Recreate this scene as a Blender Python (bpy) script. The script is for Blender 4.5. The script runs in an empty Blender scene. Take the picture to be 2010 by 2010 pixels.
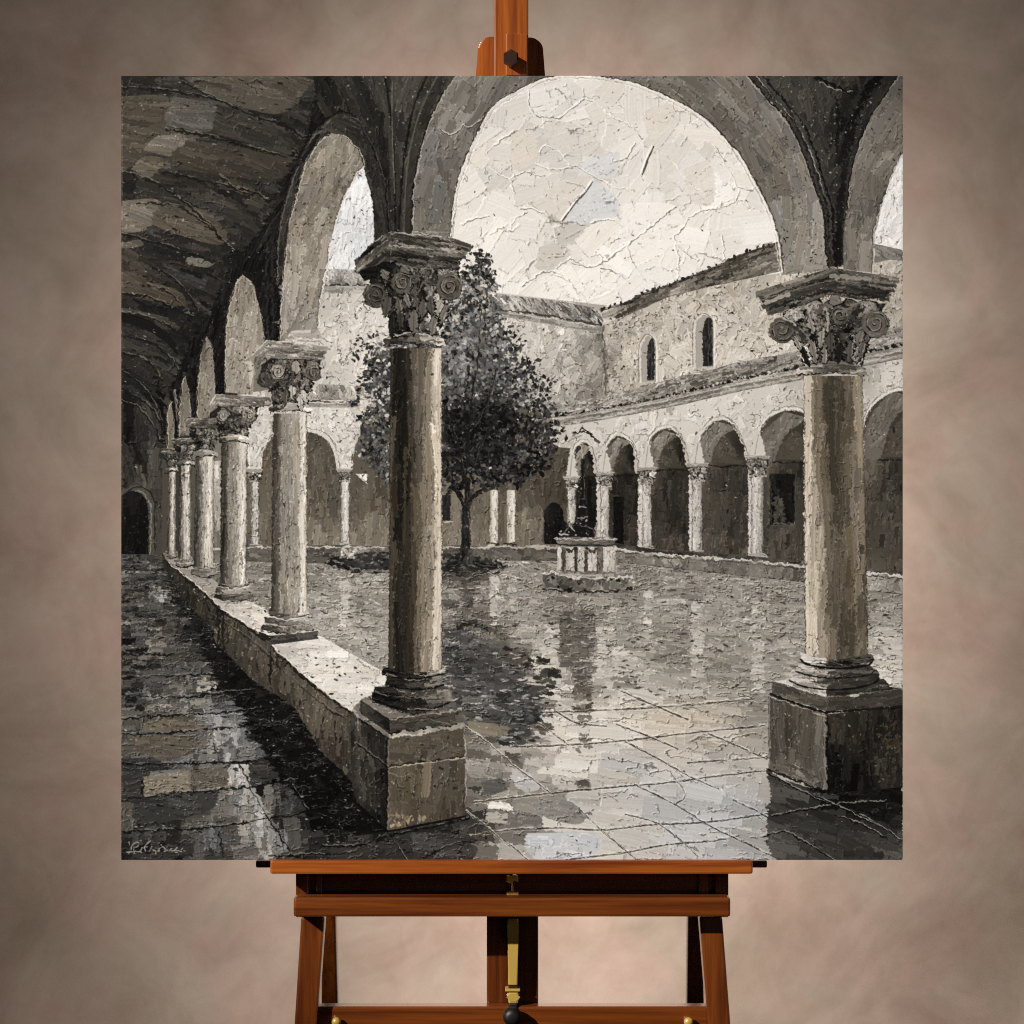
import math
import numpy as np

# ---------------------------------------------------------------------------
# 1. THE PICTURE ON THE CANVAS: a palette-knife painting of a rainy cloister.
#    Laid down stroke by stroke as paint tone (T), paint warmth (Wm) and paint
#    thickness (Hm) on a grid that later becomes the relief of the paint layer.
# ---------------------------------------------------------------------------
U0, V0, U1, V1 = 238.0, 149.0, 1772.0, 1688.0
NX = 1480
K = NX / (U1 - U0)
NY = int(round((V1 - V0) * K))
F = np.float32
rs = np.random.RandomState(11)
T = np.full((NY, NX), 120, F)
Wm = np.full((NY, NX), 1, F)
Hm = np.zeros((NY, NX), F)


def noise(cx, cy, seed, ny=NY, nx=NX):
    r = np.random.RandomState(seed)
    gx, gy = int(nx / cx) + 3, int(ny / cy) + 3
    g = r.uniform(-1, 1, (gy, gx)).astype(F)
    x = np.arange(nx) / cx
    y = np.arange(ny) / cy
    ix, iy = x.astype(int), y.astype(int)
    fx, fy = (x - ix), (y - iy)
    fx = (fx * fx * (3 - 2 * fx)).astype(F)
    fy = (fy * fy * (3 - 2 * fy)).astype(F)[:, None]
    a = g[iy][:, ix] * (1 - fx) + g[iy][:, ix + 1] * fx
    b = g[iy + 1][:, ix] * (1 - fx) + g[iy + 1][:, ix + 1] * fx
    return a * (1 - fy) + b * fy


NT = noise(5, 5, 1) + 0.6 * noise(2.2, 2.2, 2)      # edge wobble texture
NB = noise(26, 26, 3) + 0.6 * noise(11, 11, 4)
W1 = np.convolve(rs.normal(0, 1, 6000), np.ones(5) / 5, 'same')
W1 = (W1 / W1.std()).astype(F)
S1 = (rs.normal(0, 1, 6000) * 0.6 + np.convolve(rs.normal(0, 2.2, 6000), np.ones(4) / 4, 'same')).astype(F)
S1 /= S1.std()


_wy = (noise(8, 8, 71) + .7 * noise(3.6, 3.6, 72))
_wx = (noise(8, 8, 73) + .7 * noise(3.6, 3.6, 74))
_iy, _ix = np.mgrid[0:NY, 0:NX]
WY = np.clip(_iy + _wy * 2.6, 0, NY - 1).astype(int)
WX = np.clip(_ix + _wx * 2.6, 0, NX - 1).astype(int)


class Reg:
    def __init__(s, x0, y0, m):
        s.x0, s.y0, s.m = x0, y0, m
        s.y1, s.x1 = y0 + m.shape[0], x0 + m.shape[1]
        s.sl = (slice(y0, s.y1), slice(x0, s.x1))

    def uv(s):
        u = (np.arange(s.x0, s.x1) + 0.5) / K + U0
        v = (np.arange(s.y0, s.y1) + 0.5) / K + V0
        return u[None, :].astype(F), v[:, None].astype(F)


def poly(pts, wob=0.8):
    p = np.array(pts, float)
    x, y = (p[:, 0] - U0) * K, (p[:, 1] - V0) * K
    x0, x1 = max(0, int(x.min()) - 4), min(NX, int(x.max()) + 5)
    y0, y1 = max(0, int(y.min()) - 1), min(NY, int(y.max()) + 2)
    if x1 <= x0 or y1 <= y0:
        return Reg(0, 0, np.zeros((1, 1), F))
    M = np.zeros((y1 - y0, x1 - x0), F)
    xs = np.arange(x0, x1)
    xb, yb = np.roll(x, -1), np.roll(y, -1)
    off = rs.randint(0, 5000)
    for j in range((y1 - y0) * 3):
        yy = y0 + (j + 0.5) / 3
        c = (y <= yy) != (yb <= yy)
        if not c.any():
            continue
        xc = x[c] + (yy - y[c]) / (yb[c] - y[c]) * (xb[c] - x[c])
        xc.sort()
        for k in range(0, len(xc) - 1, 2):
            a = xc[k] + wob * W1[(off + int(yy * 1.3) + k * 97) % 6000]
            b = xc[k + 1] + wob * W1[(off + int(yy * 1.3) + k * 97 + 51) % 6000]
            M[j // 3] += np.clip(b - xs, 0, 1) - np.clip(a - xs, 0, 1)
    return Reg(x0, y0, np.clip(M / 3, 0, 1))


def box(u0, v0, u1, v1, wob=0.6):
    return poly([(u0, v0), (u1, v0), (u1, v1), (u0, v1)], wob)


def cr(pts, n=7):
    """smooth open curve through the points"""
    p = np.array(pts, float)
    q = np.vstack([2 * p[0] - p[1], p, 2 * p[-1] - p[-2]])
    out = []
    for i in range(1, len(q) - 2):
        for t in np.arange(n) / n:
            a, b, c, d = q[i - 1], q[i], q[i + 1], q[i + 2]
            out.append(tuple(0.5 * (2 * b + (c - a) * t + (2 * a - 5 * b + 4 * c - d) * t * t
                                    + (3 * b - a - 3 * c + d) * t ** 3)))
    out.append(tuple(p[-1]))
    return out


def idw(R, S, pw=1.6):
    if not isinstance(S, (list, tuple)):
        return F(S)
    u, v = R.uv()
    num = np.zeros(R.m.shape, F)
    den = np.zeros(R.m.shape, F)
    for a, b, l in S:
        w = 1 / ((u - a) ** 2 + (v - b) ** 2 + 60) ** pw
        num += w * l
        den += w
    return num / den


def put(R, val, a=1.0, warm=None, h=None):
    al = R.m * a
    T[R.sl] += (val - T[R.sl]) * al
    if warm is not None:
        Wm[R.sl] += (warm - Wm[R.sl]) * al
    if h is not None:
        Hm[R.sl] += (h - Hm[R.sl]) * al


def fill(R, S, warm=1.0, a=1.0):
    put(R, idw(R, S), a, warm, 0.0)
    return R


def strokes(R, n, ang, ln, wd, jit, aj=8, h=1.0, st=4, wj=0.3, al=1.0, rim=0.8, src=None, eg=0.5):
    """palette-knife touches clipped to the region, each a slab of paint with bristle
    streaks along it and a raised lip where the knife lifted"""
    ys, xs = np.nonzero(R.m > 0.5)
    if len(ys) == 0:
        return
    ref = T[R.sl].copy() if src is None else src
    pick = rs.randint(0, len(ys), n)
    for i in pick:
        cx, cy = R.x0 + xs[i], R.y0 + ys[i]
        u, v = cx / K + U0, cy / K + V0
        th = math.radians((ang(u, v) if callable(ang) else ang) + rs.normal(0, aj))
        f = 0.6 + 0.9 * rs.rand()
        a, b = ln * K * f / 2, wd * K * (0.6 + 0.8 * rs.rand()) / 2
        r = int(math.hypot(a, b)) + 3
        x0, x1 = max(R.x0, cx - r), min(R.x1, cx + r)
        y0, y1 = max(R.y0, cy - r), min(R.y1, cy + r)
        if x1 - x0 < 2 or y1 - y0 < 2:
            continue
        dx = (np.arange(x0, x1) - cx)[None, :].astype(F)
        dy = (np.arange(y0, y1) - cy)[:, None].astype(F)
        ca, sa = math.cos(th), math.sin(th)
        s, t = dx * ca + dy * sa, dy * ca - dx * sa
        oy, ox = rs.randint(0, NY - (y1 - y0)), rs.randint(0, NX - (x1 - x0))
        nz = NT[oy:oy + y1 - y0, ox:ox + x1 - x0]
        t = t + s * s * rs.normal(0, 1) * min(0.004, 0.055 / (a + 1))
        d = np.minimum(a - np.abs(s), b - np.abs(t)) + nz * min(2.2, 0.5 * b + 0.5)
        m = R.m[y0 - R.y0:y1 - R.y0, x0 - R.x0:x1 - R.x0]
        al_ = np.clip(d * 0.8 + 0.5, 0, 1) * m * al
        k = S1[(t * 1.6 + 3000 + rs.randint(-2500, 2500)).astype(int) % 6000]
        base = ref[ys[i], xs[i]] + rs.normal(0, jit)
        sl = (slice(y0, y1), slice(x0, x1))
        T[sl] += (base + k * st * (0.3 + base / 160) - T[sl]) * al_
        Wm[sl] += (Wm[cy, cx] + rs.normal(0, wj * .45) - Wm[sl]) * al_ * 0.7
        if eg:
            gt = np.clip(NT[oy:oy + y1 - y0, ox:ox + x1 - x0] * 1.6 + .15, 0, 1) * eg * np.exp(-((d + 0.4) / 0.9) ** 2) * m
            sg_ = (dx + dy * 1.3)
            tv = T[sl]
            tv += np.where(sg_ < 0, (min(245, base * 1.35 + 26) - tv) * gt, (base * .42 - tv) * gt)  # lip painted light at upper left, dark at lower right, as if lit
        rimv = np.exp(-((d - 0.6) / 1.1) ** 2) * m
        Hm[sl] += ((0.35 + 0.65 * rs.rand()) * h + k * 0.07 * h - Hm[sl]) * al_ + rimv * rim * 0.55 * rs.rand() * h


def line(pts, w, l, a=1.0, brk=0.0, h=0.0, warm=None, jit=0.0):
    """a drawn edge of paint, broken where brk > 0"""
    p = np.array(pts, float)
    x, y = (p[:, 0] - U0) * K, (p[:, 1] - V0) * K
    w = w * K
    x0, x1 = max(0, int(x.min() - w - 4)), min(NX, int(x.max() + w + 5))
    y0, y1 = max(0, int(y.min() - w - 4)), min(NY, int(y.max() + w + 5))
    if x1 <= x0 or y1 <= y0:
        return
    D = np.full((y1 - y0, x1 - x0), 99, F)
    for i in range(len(x) - 1):
        sx0, sx1 = max(x0, int(min(x[i], x[i + 1]) - w - 4)), min(x1, int(max(x[i], x[i + 1]) + w + 5))
        sy0, sy1 = max(y0, int(min(y[i], y[i + 1]) - w - 4)), min(y1, int(max(y[i], y[i + 1]) + w + 5))
        if sx1 <= sx0 or sy1 <= sy0:
            continue
        px = np.arange(sx0, sx1)[None, :] + 0.5 - x[i]
        py = np.arange(sy0, sy1)[:, None] + 0.5 - y[i]
        ex, ey = x[i + 1] - x[i], y[i + 1] - y[i]
        tt = np.clip((px * ex + py * ey) / (ex * ex + ey * ey + 1e-6), 0, 1)
        dd = np.hypot(px - tt * ex, py - tt * ey)
        v = D[sy0 - y0:sy1 - y0, sx0 - x0:sx1 - x0]
        np.minimum(v, dd, out=v)
    if brk > .12 and D.shape[0] > 8 and D.shape[1] > 8:
        ja = min(3.0, .9 + w * .4)
        jy = np.clip(np.arange(y1 - y0)[:, None] + _wy[y0:y1, x0:x1] * ja, 0, y1 - y0 - 1).astype(int)
        jx = np.clip(np.arange(x1 - x0)[None, :] + _wx[y0:y1, x0:x1] * ja, 0, x1 - x0 - 1).astype(int)
        D = D[jy, jx]
    oy, ox = rs.randint(0, 40), rs.randint(0, 40)
    n1 = np.roll(np.roll(NT, oy * 7, 0), ox * 9, 1)[y0:y1, x0:x1]
    n2 = np.roll(np.roll(NB, oy * 9, 0), ox * 7, 1)[y0:y1, x0:x1]
    ww = w / 2 * (1 + 0.55 * n1) - brk * np.clip(n2 + n1 * 0.5 + brk * 0.35, 0, 2) * w
    m = np.clip(ww - D + 0.5, 0, 1) * a
    sl = (slice(y0, y1), slice(x0, x1))
    T[sl] += (l + jit * n2 - T[sl]) * m
    if warm is not None:
        Wm[sl] += (warm - Wm[sl]) * m
    Hm[sl] += h * m


def edge(pts, l_dark, l_light, w=2.2, brk=0.5, dx=1.5, dy=1.5, a=0.9):
    line([(x + dx, y + dy) for x, y in pts], w, l_dark, a, brk * 0.7, -0.1)
    line(pts, w * 0.8, l_light, a, brk, 0.8)


def flecks(R, n, lo, hi, size, asp=1.8, h=0.6, warm=None, pw=1.0, a=0.95, ang=None, field=None):
    ys, xs = np.nonzero(R.m > 0.5)
    if len(ys) == 0:
        return
    if hi <= 70 and size < 5.5 and field is None and warm is None:
        n, a, asp = int(n * .5), a * .75, asp * 1.15
    if hi > 100 and size < 3 and field is None:
        n, a, size = int(n * .55), a * .8, size * .85
    for i in rs.randint(0, len(ys), n):
        cx, cy = R.x0 + xs[i], R.y0 + ys[i]
        r = size * K * (0.5 + rs.rand()) / 2
        rr = int(r * asp) + 2
        x0, x1, y0, y1 = max(0, cx - rr), min(NX, cx + rr + 1), max(0, cy - rr), min(NY, cy + rr + 1)
        th = rs.rand() * 3.14 if ang is None else math.radians(ang + rs.normal(0, 14))
        dx = (np.arange(x0, x1) - cx)[None, :]
        dy = (np.arange(y0, y1) - cy)[:, None]
        ca, sa = math.cos(th), math.sin(th)
        s, t = dx * ca + dy * sa, dy * ca - dx * sa
        oy, ox = rs.randint(0, NY - (y1 - y0)), rs.randint(0, NX - (x1 - x0))
        d = r - np.sqrt((s / asp) ** 2 + t ** 2) + NT[oy:oy + y1 - y0, ox:ox + x1 - x0] * (0.4 + 0.35 * r)
        al_ = np.clip(d * 0.9 + 0.45, 0, 1) * a
        l = lo + (hi - lo) * rs.rand() ** pw
        if field is not None:
            l += field[ys[i], xs[i]]
        sl = (slice(y0, y1), slice(x0, x1))
        T[sl] += (l - T[sl]) * al_
        if warm is not None:
            Wm[sl] += (warm + rs.normal(0, 0.5) - Wm[sl]) * al_
        Hm[sl] += al_ * h * (0.4 + rs.rand())


def crinkle(R, cx, cy, dens, amp, seed, dark=0.5, light=0.35):
    """the torn little ridges a knife leaves: short jagged broken ridges of paint"""
    sl = R.sl
    cx, cy, dens = cx * 1.5, cy * 1.5, dens * .82
    wy, wx = WY[sl], WX[sl]
    n0 = noise(cx, cy, seed) + 0.5 * noise(cx * .45, cy * .45, seed + 1)
    gy, gx = np.gradient(n0)
    d = (np.abs(n0) / (np.sqrt(gx * gx + gy * gy) + 0.02))[wy, wx]
    g = noise(cx * 1.4, cy * 1.4, seed + 2)[sl] + 0.9 * noise(cx * .5 + 1, cy * .5 + 1, seed + 3)[sl] + .4 * _wx[sl]
    on = np.clip((g + dens - 0.75) * 3, 0, 1) * R.m
    rid = np.exp(-(d / 0.75) ** 2) * on
    lit = np.roll(np.roll(rid, -1, 0), -1, 1)
    shd = np.roll(np.roll(rid, 1, 0), 1, 1)
    t = T[sl]
    t += lit * light * (255 - t) * 0.6 - shd * dark * t * 0.9  # lit and shaded flanks of each ridge mixed into the tone
    Hm[sl] += rid * amp


def specks(R, n, size=2.0, hi=210, lo=12):
    size = min(size, 2.0)
    flecks(R, n // 2, lo, lo + 40, size, 2.0, 0.2)
    flecks(R, n // 3, hi - 70, hi, size * 0.8, 2.0, 1.4)  # lighter flecks paint in glints on the raised paint


def prof(R, xl, xr, P, warm=1.0, a=1.0, Pb=None):
    """tone across a round shaft; P is [(fraction, tone)...] at the top, Pb at the foot"""
    u, v = R.uv()
    vt, vb = v.min(), v.max()
    k = (v - vt) / (vb - vt + 1)
    f = (u - (xl[0] + (xl[1] - xl[0]) * k)) / ((xr[0] - xl[0]) + (xr[1] - xr[0] - xl[1] + xl[0]) * k)
    f = f + 0.012 * NB[R.sl] + 0.012 * NT[R.sl]
    A = np.interp(f, [p[0] for p in P], [p[1] for p in P])
    if Pb:
        B = np.interp(f, [p[0] for p in Pb], [p[1] for p in Pb])
        kk = np.clip(k + 0.10 * noise(24, 90, 99)[R.sl], 0, 1)
        A = A * (1 - kk) + B * kk
    put(R, A.astype(F), a, warm, 0.0)


def spiral(u, v, r, l, d=1, turns=1.6, w=2.2, a0=0.0, dark=20):
    th = np.linspace(0, turns * 2 * math.pi, 40)
    rr = r * (1 - 0.9 * th / th[-1])
    pts = [(u + R_ * math.cos(a0 + d * t_), v + R_ * math.sin(a0 + d * t_)) for t_, R_ in zip(th, rr)]
    disc = [(u + r * 1.12 * math.cos(t_), v + r * 1.12 * math.sin(t_)) for t_ in np.linspace(0, 6.28, 18)]
    fill(poly([(x + 1.5, y + 2) for x, y in disc], 1.5), dark, 0.8, .7)
    R = fill(poly(disc, 1.5), l * .8, 1.0)
    strokes(R, 8, lambda a, b: math.degrees(math.atan2(b - v, a - u)) + 90, r * .9, r * .2, 12, 8, 1, 6, .2)
    line(pts, w * .8, dark, 0.85, .05)
    line([(x - 1.6 * math.cos(t_), y - 2.2) for (x, y), t_ in zip(pts, th)], w * .6, min(235, l * 1.45), .65, .3, .9)


def leaf(u, v, ln, wd, ang, l, dark=18):
    th = math.radians(ang)
    c, s = math.cos(th), math.sin(th)
    def pt(a, b):
        return (u + a * c - b * s, v + a * s + b * c)
    o = [pt(ln * (t_ - 0.5), wd * 0.5 * math.sin(math.pi * t_ ** 0.8) * sg)
         for sg, seq in ((1, np.linspace(0, 1, 8)), (-1, np.linspace(1, 0, 8))) for t_ in seq]
    fill(poly([(x + (x - u) * 0.22 + 1, y + (y - v) * 0.14 + 1.2) for x, y in o], 1.4), dark, 0.6)
    R = fill(poly(o, 1.6), l * (.8 + .4 * rs.rand()), 0.9)
    Hm[R.sl] += R.m * 0.8
    line([pt(-ln * 0.45, 0), pt(ln * 0.4, 0)], 1.3, l * 0.55, 0.7)
    line([pt(-ln * 0.4, -wd * 0.28), pt(ln * 0.3, -wd * 0.3)], 1.2, min(235, l * 1.5 + 15), 0.7, 0.3, 0.6)


def bell(uc_t, wt, uc_b, wb, vt, vb, P, rows=3, n=5, dark=26, warm=0.8):
    """the carved bell of a Corinthian capital: rows of leaves, tone given across it"""
    ed_l = cr([(uc_t - wt / 2, vt), (uc_t * .4 + uc_b * .6 - (wt * .25 + wb * .75) / 2 - 1, vt * .5 + vb * .5), (uc_b - wb / 2, vb)])
    ed_r = cr([(uc_b + wb / 2, vb), (uc_t * .4 + uc_b * .6 + (wt * .25 + wb * .75) / 2 + 1, vt * .5 + vb * .5), (uc_t + wt / 2, vt)])
    R = fill(poly(ed_l + ed_r, 1.0), dark, warm)
    hh = vb - vt
    for r in range(rows):
        f = 1 - (r + 0.55) / rows
        nn = n - r % 2
        for i in range(nn):
            q = (i + 0.5) / nn
            k = 1 - f
            cu = uc_t + (uc_b - uc_t) * (0.3 + 0.7 * f)
            w = wt * (1 - f) ** 1.5 + wb * (1 - (1 - f) ** 1.5)
            uu = cu + (q - 0.5) * w * 0.98
            ll = np.interp(q, [p[0] for p in P], [p[1] for p in P]) * (0.75 + 0.5 * rs.rand())
            leaf(uu, vt + f * hh, hh / rows * 1.35, w / nn * 1.05, 90 + (q - 0.5) * -70 * (0.4 + k), ll, dark * 0.7)
    strokes(R, int(hh * wt / 34), lambda a, b: rs.choice([70, 95, 120, 30, 150]), hh * .16, max(2.4, hh * .045), 24, 12, 1.1, 6, .2, al=.85)
    specks(R, int(hh * wt / 26), 2.2, 190, 8)
    crinkle(R, 4, 4, 0.35, 0.5, 300 + int(uc_t), 0.5, 0.3)
    return R


def abacus(top, bot, n=5, L=(60, 100), warm=0.9):
    """moulded slab between two polylines (same number of points), laid in n bands"""
    a, b = np.array(top, float), np.array(bot, float)
    R = fill(poly(list(map(tuple, a)) + list(map(tuple, b[::-1]))), sum(L) / 2, warm)
    for i in range(n):
        f0, f1 = i / n, (i + 1) / n
        p, q = a + (b - a) * f0, a + (b - a) * f1
        m = (p + q) / 2
        line(m, np.abs(b - a)[:, 1].mean() / n * 0.95, L[0] + (L[1] - L[0]) * rs.rand(), 0.9, 0.1, 0.5, None, 14)
        line(q, 2.0, 16, 0.8, 0.35)
        line(p, 1.6, min(230, L[1] * 1.9), 0.8, 0.55, 0.8)
    wd_ = a[:, 0].max() - a[:, 0].min()
    mid = a[len(a) // 2] if len(a) > 2 else a[0]
    sl_ = lambda u, v: math.degrees(math.atan2(*( (mid - a[0])[::-1] if u < mid[0] else (a[-1] - mid)[::-1])))
    strokes(R, int(wd_ / 2.2), sl_, wd_ * .2, max(2.5, wd_ * .022), 20, 4, 1.2, 9, .3, al=.9, rim=1.2)
    return R
# ---- sky ------------------------------------------------------------------
ARCH = cr([(885, 463), (891, 409), (899, 357), (910, 326), (930, 277), (955, 229), (976, 204), (1000, 188), (1040, 167),
           (1079, 153), (1130, 149), (1180, 152), (1225, 160), (1265, 172), (1335, 204), (1372, 227), (1400, 250), (1430, 282),
           (1448, 301), (1479, 355), (1508, 413), (1525, 463), (1535, 533)])
sky = poly(ARCH + [(1535, 760), (885, 760)], 0.3)
fill(sky, [(900, 420, 226), (960, 270, 230), (1010, 280, 216), (1040, 220, 220), (1090, 200, 226), (1080, 300, 214), (1060, 390, 220),
           (1140, 420, 216), (1160, 300, 222), (1230, 240, 220), (1300, 240, 222), (1380, 300, 230), (1420, 400, 236), (1300, 380, 224),
           (1250, 440, 234), (1330, 480, 240), (1200, 540, 241), (1060, 480, 222), (1000, 560, 240), (950, 480, 236), (1100, 590, 241), (1420, 470, 234)], 0.75)
strokes(sky, 150, -28, 90, 50, 4, 30, 1.0, 1.6, 0.25, rim=1.6)
strokes(sky, 110, lambda u, v: -28 + 40 * math.sin(u * .013 + v * .02), 62, 36, 4.0, 30, 1.0, 1.4, 0.3, rim=1.5)
Q = poly(cr([(1040, 176), (1060, 168), (1110, 158), (1138, 170), (1150, 188), (1120, 208), (1100, 226), (1075, 228), (1050, 228), (1036, 205), (1040, 176)]), 1)
fill(Q, [(1050, 180, 228), (1130, 200, 216)], 0.4); Hm[Q.sl] += Q.m * 1.4
strokes(Q, 14, -20, 60, 26, 2, 12, 0.4, 1, 0.1, rim=0.2)
for pts, l, w in (([(1096, 357), (1165, 352), (1105, 434), (1050, 400)], 216, 1.0), ([(1165, 352), (1215, 395), (1200, 430), (1108, 434)], 217, -0.35),
                  ([(1260, 215), (1330, 208), (1310, 250), (1275, 270)], 218, 1.3), ([(1008, 250), (1050, 265), (1052, 320), (1004, 330)], 214, 1.3),
                  ([(1060, 485), (1098, 478), (1120, 500), (1085, 530), (1052, 525)], 202, 1.0), ([(1225, 400), (1325, 405), (1330, 470), (1240, 530), (1215, 480)], 243, 0.7),
                  ([(1145, 525), (1190, 520), (1215, 545), (1150, 590), (1125, 560)], 244, 0.7), ([(1150, 310), (1215, 300), (1200, 350), (1140, 335)], 218, -0.1),
                  ([(1080, 235), (1140, 250), (1190, 300), (1140, 305), (1065, 270)], 212, .7), ([(1340, 330), (1395, 320), (1400, 400), (1350, 390)], 220, 1.1)):
    q = poly(cr(pts + [pts[0]], 5), 1.6)
    fill(q, l, w, 0.85); Hm[q.sl] += q.m * 1.0
    strokes(q, 9, -25, 50, 20, 1.5, 14, 0.5, 1.2, 0.1, al=.8, rim=0.3)
for pts in ([(1036, 175), (1038, 205), (1052, 226), (1075, 228), (1098, 229), (1120, 212), (1147, 192)], [(1150, 193), (1175, 205), (1195, 225), (1235, 245), (1258, 270)],
            [(1052, 322), (1075, 331), (1110, 330), (1132, 322)], [(1132, 325), (1165, 345), (1205, 366), (1230, 372)], [(1000, 350), (1030, 338), (1065, 345)],
            [(1205, 318), (1228, 308), (1245, 280)], [(1285, 288), (1320, 318), (1345, 350), (1385, 385)], [(1020, 410), (1045, 408), (1080, 425), (1105, 445)],
            [(1000, 450), (1010, 430), (1035, 415)], [(1118, 505), (1125, 515), (1170, 520), (1230, 480), (1262, 455), (1325, 405)], [(1230, 483), (1245, 520), (1262, 548)],
            [(1350, 430), (1335, 452), (1322, 470), (1345, 495), (1370, 510)], [(1350, 425), (1380, 412), (1412, 408)], [(1090, 525), (1120, 508), (1150, 522)],
            [(1082, 534), (1110, 548), (1128, 565), (1145, 585), (1152, 600)], [(1025, 560), (1045, 545), (1068, 532), (1095, 535), (1115, 553)], [(1415, 405), (1440, 395), (1450, 375)],
            [(1180, 525), (1212, 535), (1235, 555)], [(1400, 285), (1415, 310), (1438, 350), (1446, 365), (1470, 372), (1482, 365)], [(960, 330), (985, 345), (1000, 352), (1008, 380)],
            [(960, 460), (985, 445), (1000, 452), (1020, 440)], [(905, 440), (930, 428), (960, 424)], [(1240, 460), (1200, 430), (1160, 435)], [(1416, 460), (1420, 500), (1425, 515)],
            [(1325, 480), (1332, 510), (1330, 545)], [(1120, 330), (1100, 300), (1070, 285), (1060, 300)], [(955, 300), (975, 280), (1000, 262), (1020, 255)]):
    c = cr(pts)
    line([(x + 1.3, y + 1.6) for x, y in c], 2.6, 122, 0.85, 0.4)
    line(c, 2.4, 246, 0.9, 0.25, 1.2)
line([(1104, 434), (1132, 396), (1150, 378), (1163, 358)], 3.0, 78, 0.9, 0.1); line([(1102, 432), (1130, 394), (1147, 376), (1161, 356)], 2.4, 246, 0.9, 0.1, 1.4)
line([(1261, 342), (1272, 312), (1283, 288)], 3.6, 72, 0.9, 0.1); line([(1258, 341), (1269, 311), (1280, 287)], 2.6, 247, 0.9, 0.1, 1.4)
crinkle(sky, 60, 44, 0.42, 0.9, 21, 0.42, 0.6)
crinkle(sky, 22, 18, 0.22, 0.6, 25, 0.3, 0.5)
crinkle(poly(ARCH[:40] + [(960, 560), (880, 560)]), 12, 18, 0.38, 0.6, 29, 0.35, 0.5)
s2 = poly(cr([(640, 533), (643, 517), (653, 461), (668, 409), (686, 368), (703, 339), (714, 327)]) + cr([(714, 327), (721, 357), (732, 399), (737, 480)]) + [(740, 560), (640, 560)], 0.5)
fill(s2, [(700, 380, 234), (660, 500, 228), (720, 470, 214)], -0.3)
strokes(s2, 90, 100, 34, 10, 6, 16, 1, 3, 0.3, rim=1.4); crinkle(s2, 12, 12, 0.35, 0.7, 31, 0.4, 0.4); specks(s2, 36, 2.2, 240, 60)
s3 = poly([(1772, 290), (1755, 330), (1736, 384), (1722, 440), (1712, 480), (1772, 520)], 0.5)
fill(s3, 234, 0.2); strokes(s3, 40, 110, 30, 10, 6, 18, 1, 3, rim=1.4); crinkle(s3, 14, 14, 0.3, 0.7, 33)

# ---- far buildings ----------------------------------------------------------
wallL = fill(poly([(560, 550), (760, 550), (1190, 600), (1190, 850), (1110, 950), (440, 950), (440, 780), (560, 760)]),
             [(640, 600, 190), (660, 660, 208), (720, 640, 214), (700, 700, 212), (650, 720, 196), (610, 800, 200), (640, 830, 206), (500, 850, 196),
              (1000, 620, 200), (1050, 680, 206), (1100, 650, 202), (1150, 650, 170), (1180, 700, 128), (1080, 740, 186), (1120, 760, 168), (1170, 760, 150),
              (1040, 780, 176), (1110, 860, 196), (1090, 900, 188)], 0.85)
strokes(wallL, 900, 95, 20, 10, 9, 35, 1, 4, 0.3, rim=1.2)
fill(poly([(1150, 640), (1183, 640), (1183, 790), (1135, 790)], 3), [(1160, 660, 150), (1182, 650, 96), (1150, 720, 168), (1182, 760, 120)], 0.9, 0.7)
q_ = poly([(1100, 645), (1183, 650), (1183, 785), (1080, 785)], 3); strokes(q_, 110, 95, 20, 10, 13, 35, 1, 5, 0.3, rim=1.2)
crinkle(wallL, 10, 8, 0.74, 0.8, 41, 0.6, 0.35)
specks(wallL, 420, 2.6, 240, 40)
R = fill(poly([(625, 528), (720, 530), (720, 560), (625, 560)], 2), [(640, 535, 190), (690, 545, 170), (660, 557, 120)], 0.4)
strokes(R, 90, 55, 14, 4, 22, 20); line([(620, 560), (720, 560)], 5, 45, 0.9, 0.3); R = fill(box(620, 562, 720, 576), 165, 0.7); strokes(R, 16, 2, 40, 6, 16, 4)
R = fill(poly([(560, 752), (715, 757), (715, 786), (560, 784)], 2), [(610, 765, 178), (690, 770, 165), (650, 783, 130)], 0.8)
strokes(R, 120, 50, 14, 4, 24, 22); line([(560, 785), (705, 788)], 4, 40, 0.85, 0.35)
R = fill(poly([(560, 789), (705, 792), (700, 806), (560, 803)], 1), 150, 0.8); strokes(R, 18, 1, 44, 5, 18, 3); line([(600, 789), (700, 792)], 2, 222, .8, .4, .6)
# back roof over the tree
R = fill(poly([(960, 574), (1000, 580), (1083, 589), (1161, 603), (1184, 609), (1184, 640), (1093, 623), (1000, 610), (960, 606)], 1.4),
         [(1000, 590, 165), (1080, 605, 140), (1150, 618, 120), (1180, 615, 150)], 0.6)
strokes(R, 200, 48, 20, 3.4, 34, 10, 1.2, 6); specks(R, 60, 2.2, 225, 20)
line(cr([(960, 606), (1000, 610), (1093, 623), (1183, 640)]), 4, 55, 0.85, 0.3)
R = fill(poly([(960, 609), (1000, 613), (1093, 626), (1183, 642), (1183, 654), (1093, 640), (1000, 624), (960, 620)]), 150, 0.7); strokes(R, 30, 9, 50, 5, 18, 3)
line(cr([(1000, 615), (1093, 628), (1175, 642)]), 2, 218, 0.8, 0.4, 0.6)
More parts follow.
